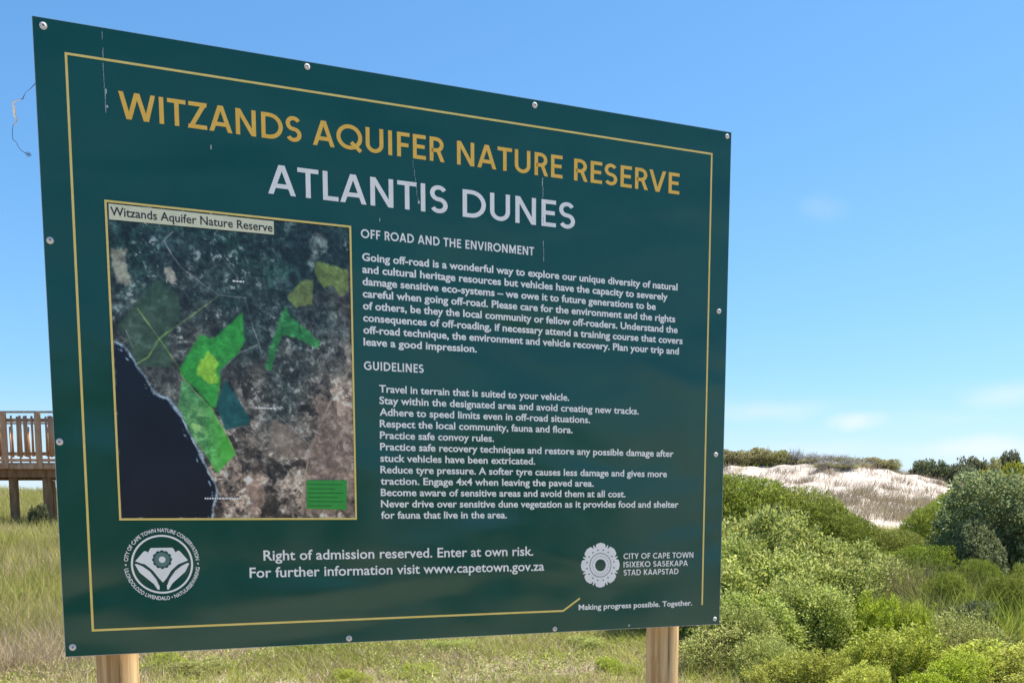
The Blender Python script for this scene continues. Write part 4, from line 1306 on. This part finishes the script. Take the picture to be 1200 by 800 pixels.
for (u, v, y, w, kind, lb) in ((1078, 542, 60, 2.0, 'darkscrub', 'low dark bush at the left end of the far right ridge'), (1100, 541, 60, 2.2, 'darkscrub', 'second low dark bush on the far right ridge'),
                               (1118, 546, 59, 1.5, 'darkscrub', 'small dark bush between the low and the round one on the ridge'), (1146, 537, 57, 2.3, 'darkscrub', 'round dark bush on the far right ridge'),
                               (1134, 548, 54, 1.8, 'darkscrub', 'dark bush on the sand in front of the round one'), (1181, 530, 60, 1.5, 'darkscrub', 'highest small dark bush on the skyline at the far right'),
                               (1166, 541, 56, 1.9, 'scrub', 'olive bush between two dark ones on the ridge'), (1190, 543, 55, 2.6, 'yellowscrub', 'yellow green bush on the ridge at the right edge'),
                               (1163, 553, 50, 2.4, 'yellowscrub', 'yellow green bush on the slope left of the round grey bush'), (1220, 541, 58, 2.6, 'darkscrub', 'dark bush on the ridge outside the view'),
                               (1192, 558, 46, 2.4, 'scrub', 'olive bush low on the slope above the round grey bush'), (1240, 552, 50, 2.6, 'yellowscrub', 'yellow green bush on the slope outside the view')):
    pp(kind, u, v, y, w, lb)

# the left side, round the deck, and the strip below the board
pp('darkscrub', 47, 592, 20.3, .45, 'small dark bush at the foot of the deck legs')
pp('leafy', 18, 690, 13.2, .55, 'low bright green shrub in the grass below the deck')
for (u, v, y, w, lb) in ((425, 760, 10.2, .8, 'green tuft under the board by its bottom bolt'), (575, 752, 10.9, .7, 'green tuft under the right half of the board'),
                         (300, 784, 9.2, .5, 'small green tuft at the bottom of the view'), (640, 790, 9.2, .5, 'lowest green tuft near the right sign post'),
                         (20, 770, 9.8, .6, 'green tuft in the lower left corner'), (52, 748, 10.6, .6, 'green tuft beside the lower left corner of the board')):
    pp('grassclump', u, v, y, w, lb, 'green tufts in the dry ground')
for (kind, u, v, y, w, lb) in (('lime', 186, 764, 9.7, .60, 'low bright green plant directly right of the left sign post'), ('leafy', 232, 773, 9.5, .60, 'low leafy plant right of the bright one by the left sign post'),
                               ('leafy', 345, 751, 10.9, .60, 'low leafy plant under the middle of the board'), ('lime', 484, 779, 9.5, .62, 'low lime plant at the bottom edge under the board'),
                               ('lime', 722, 772, 9.6, .45, 'low lime plant just left of the right sign post'), ('leafy', 520, 750, 11.1, .65, 'low leafy plant under the board right of its middle'),
                               ('lime', 408, 785, 9.1, .40, 'small lime plant at the very bottom under the board'), ('leafy', 690, 748, 11.0, .60, 'low leafy plant left of the right sign post')):
    pp(kind, u, v, y, w, lb, 'low green plants on the ground under the board')

# plants the board hides, so the place goes on
for (x, y, w, h_, kind) in ((-2.5, 17, 2.0, 1.2, 'leafy'), (0.3, 19, 2.2, 1.3, 'needle'), (2.0, 15.5, 1.8, 1.1, 'leafy'), (-6.0, 24, 2.2, 1.2, 'leafy')):
    plant(kind, x, y, w, gz(x, y) + h_, {'leafy': 'leafy shrub in the open ground behind the board, %s' % {-2.5: 'left of its middle', 2.0: 'near its right end', -6.0: 'far to the left', 0.3: ''}[x], 'needle': 'fine leaved shrub in the open ground behind the board'}[kind], 'shrubs hidden behind the board')
for (x, y, w, h_, kind, lb) in ((-3.5, 33, 2.6, 1.3, 'scrub', 'olive scrub on the rise behind the left half of the board'), (1.0, 38, 3.0, 1.5, 'darkscrub', 'dark bush on the rise behind the middle of the board'),
                                (4.6, 30, 2.6, 1.4, 'scrub', 'olive scrub on the rise behind the right half of the board'), (6.8, 24, 2.4, 1.3, 'leafy', 'leafy shrub behind the right half of the board')):
    plant(kind, x, y, w, gz(x, y) + h_, lb)
for (x, y, w, h_, kind, lb) in ((-6, -12, 4.2, 2.6, 'darkscrub', 'added dark bush far left of the track behind the photographer'), (1.5, -13, 5.0, 3.2, 'darkscrub', 'tallest added dark bush straight behind the photographer'),  # unseen bushes, added to cover the horizon and darken the board's reflection
                      (7, -11.5, 4.6, 3.0, 'darkscrub', 'added dark bush right of the tallest one behind the photographer'), (11.5, -8, 4.4, 2.8, 'darkscrub', 'added dark bush on the right behind the photographer'),
                      (14.5, -3, 4.0, 2.4, 'leafy', 'added leafy bush level with the photographer, far to the right'), (-12, -8, 3.6, 2.0, 'leafy', 'added leafy bush behind the photographer on the left'),
                      (16, 3, 3.2, 1.6, 'leafy', 'added leafy bush to the right of the board, outside the view'), (4.5, -17, 6.0, 3.8, 'darkscrub', 'large added dark bush in the second row behind the photographer')):
    plant(kind, x, y, w, gz(x, y) + h_, lb, 'unseen bushes added for the board to reflect')

# ------------------------------------------------------------------ grass (countless: stuff)
def field(name, label, material, n, region, hmean, width, seed, lean, bend, tmean, patch, seg=2, clump=0.35, per=7, cr=.05):
    """region: function(rng, n) -> x, y ; patch: function(x, y) -> keep probability"""
    rng = np.random.default_rng(seed)
    nc = n // per
    x, y = region(rng, nc)
    keep = rng.random(nc) < patch(x, y)
    x, y = x[keep], y[keep]
    x = np.repeat(x, per); y = np.repeat(y, per); m_ = len(x)
    dist = np.hypot(x, y)
    sc = np.clip(dist / 12, .8, 3.0)
    x = x + rng.normal(size=m_) * cr * sc; y = y + rng.normal(size=m_) * cr * sc
    z = H(x, y) - .01
    P = np.stack([x, y, z], 1)
    an = rng.random(m_) * 6.283
    o_ = np.stack([np.cos(an), np.sin(an), np.zeros(m_)], 1)
    D = unit(o_ * (lean * rng.random(m_))[:, None] + np.array([0.12, 0, 1.0]))
    L = hmean * rng.uniform(.45, 1.25, m_)
    tt = tmean + .2 * rng.normal(size=m_) + .12 * np.sin(x * 1.3 + y * .7) + .1 * np.sin(y * 2.1 - x)
    me = blade_mesh(name, P, D, L, width * sc * rng.uniform(.6, 1.3, m_), o_ * (bend * rng.random(m_))[:, None], tt, material, rng, seg)
    o = ob(name, me)
    return tag(o, label, 'grass', kind='stuff')


def pnoise(x, y, s, seed=0.0):
    return .5 + .25 * (np.sin(x * s + seed + 1.9 * np.sin(y * s * .7 + seed)) + np.sin(y * s * 1.3 + 2 * seed + 1.6 * np.sin(x * s * .9 - seed)))


def rect(x0, x1, y0, y1, pw=1.0):
    def f(rng, n):
        t = rng.random(n) ** pw
        return rng.uniform(x0, x1, n), y0 + (y1 - y0) * t
    return f


def wedge(u0, u1, y0, y1, pw=1.0):
    """an area that widens with distance from the camera's side of the place"""
    def f(rng, n):
        y = y0 + (y1 - y0) * rng.random(n) ** pw
        u = rng.uniform(u0, u1, n)
        return (u - 600) / 1153 * y, y
    return f


# tall yellow green grass on the rise under and beyond the deck
field('meadow_grass', 'tall yellow green grass on the rise round the deck', M['meadow'], 120000, wedge(-170, 200, 11.0, 46, 1.15), .42, .0075, 11, .55, .35, .52,
      lambda x, y: .30 + .7 * (pnoise(x, y, .9, 1.0) > .42) * sm(11, 13.5, y))
field('straw_grass', 'dry straw grass scattered among the green on the left', M['straw'], 80000, wedge(-170, 200, 9.0, 44, 1.15), .34, .0065, 12, .8, .45, .5,
      lambda x, y: .25 + .7 * (pnoise(x, y, 1.1, 3.0) > .5))
field('meadow_grass', 'yellow green grass on the sandy rise behind the board', M['meadow'], 70000, rect(-8, 12, 17, 52, 1.1), .36, .0075, 41, .6, .35, .55,
      lambda x, y: (.25 + .75 * (pnoise(x, y, .8, 2.2) > .45)) * (1 - .8 * sm(6, 11, x) * sm(34, 38, y)))
# short dry stuff on the ground under the board and round the posts
field('dry_grass', 'dry flattened straw on the sandy ground below the board', M['straw'], 90000, rect(-6.5, 5.0, 7.0, 16.5, .8), .17, .0085, 13, 1.7, .6, .5,
      lambda x, y: .35 + .65 * (pnoise(x, y, 1.7, 2.0) > .45))
field('green_grass', 'short green grass below the board between the posts', M['grass'], 110000, rect(-6.5, 4.6, 7.0, 18, .8), .17, .0085, 14, 1.2, .5, .40,
      lambda x, y: .15 + .85 * (pnoise(x, y, 1.5, 5.0) + .25 * sm(9.4, 11, y) > .52))
field('rough_grass', 'rough green and straw grass among the shrubs', M['grass'], 60000, rect(1.5, 12, 8.0, 24, .8), .26, .0070, 15, .8, .45, .5,
      lambda x, y: .75 + 0 * x)
field('dry_grass', 'dry straw among the shrubs on the right', M['straw'], 40000, rect(1.5, 12, 7.5, 26, .8), .22, .0060, 16, 1.1, .5, .5,
      lambda x, y: .6 + 0 * x)
def weeds(name, label, material, n, region, seed, patch, hmax=.10, L=.034, Wd=.017, per=14, cr=.07):
    """low broad leaved ground cover: leaves in small rosettes"""
    rng = np.random.default_rng(seed)
    x, y = region(rng, n // per)
    keep = rng.random(len(x)) < patch(x, y)
    x = np.repeat(x[keep], per); y = np.repeat(y[keep], per); m_ = len(x)
    top = np.repeat(rng.uniform(.3, 1.0, m_ // per), per) * hmax
    x = x + rng.normal(size=m_) * cr; y = y + rng.normal(size=m_) * cr
    P = np.stack([x, y, H(x, y) + rng.random(m_) * top], 1)
    A = unit(rng.normal(size=(m_, 3)) + np.array([0, 0, .8]))
    tt = np.clip(.45 + .2 * rng.normal(size=m_) + np.repeat(rng.normal(size=m_ // per) * .18, per), 0, 1)
    o = ob(name, leaves_to_mesh(name, P, A, L * rng.uniform(.6, 1.3, m_), Wd * rng.uniform(.6, 1.3, m_), tt, material, rng))
    return tag(o, label, 'weeds', kind='stuff')


weeds('ground_weeds', 'low broad leaved green weeds on the ground under the board', M['leafy'], 90000, rect(-6.5, 5.0, 8.3, 15, .8), 31, lambda x, y: (pnoise(x, y, 1.9, 4.0) + .18 * sm(9.6, 11.5, y) > .56) * .95)
weeds('lime_weeds', 'patches of bright lime weeds on the ground under the board', M['lime'], 50000, rect(-6.5, 5.0, 8.0, 13, .8), 32, lambda x, y: (pnoise(x, y, 2.3, 7.5) > .66) * 1.0, .09, .026, .012)
weeds('straw_litter', 'broken straw and dead leaves lying on the sandy ground', M['straw'], 70000, rect(-6.5, 5.5, 7.5, 15, .8), 33, lambda x, y: .35 + .6 * (pnoise(x, y, 1.4, 9.0) > .45), .035, .055, .011, 10, .10)
# thin brown grass standing on the dune
field('dune_grass', 'thin brown grass on the face of the white dune', M['dunegrass'], 42000, rect(9, 29, 37.5, 55.5, 1.0), .40, .0075, 17, .7, .4, .5,
      lambda x, y: (.20 + .70 * (pnoise(x, y, .75, 1.5) > .54) * (sm(47, 41, y) * .6 + .4)) * sm(37.2, 38.5, y), per=30, cr=.085)
field('dune_edge_grass', 'band of brownish green grass at the foot of the dune', M['dunegrass'], 24000, rect(12, 30, 38.0, 43.5, 1.0), .50, .0065, 18, .5, .35, .62,
      lambda x, y: .35 + .65 * (pnoise(x, y, .8, .5) > .4), per=6, cr=.10)
field('dune_top_grass', 'short grass along the skyline of the dune', M['grass'], 9000, rect(6, 36, 53.5, 62, 1.0), .38, .0065, 19, .5, .35, .7,
      lambda x, y: .1 + .9 * (pnoise(x, y, .5, 2.5) > .5), per=6, cr=.12)
# unseen ground cover before and behind the camera, thickened to green the board's reflection
field('green_grass', 'sparse unseen grass on the sand near the photographer', M['grass'], 80000, rect(-8, 12, -10, 7.2, 1.0), .16, .0075, 20, 1.0, .5, .4,
      lambda x, y: (pnoise(x, y, .8, 6.0) > .45) * 1.0)
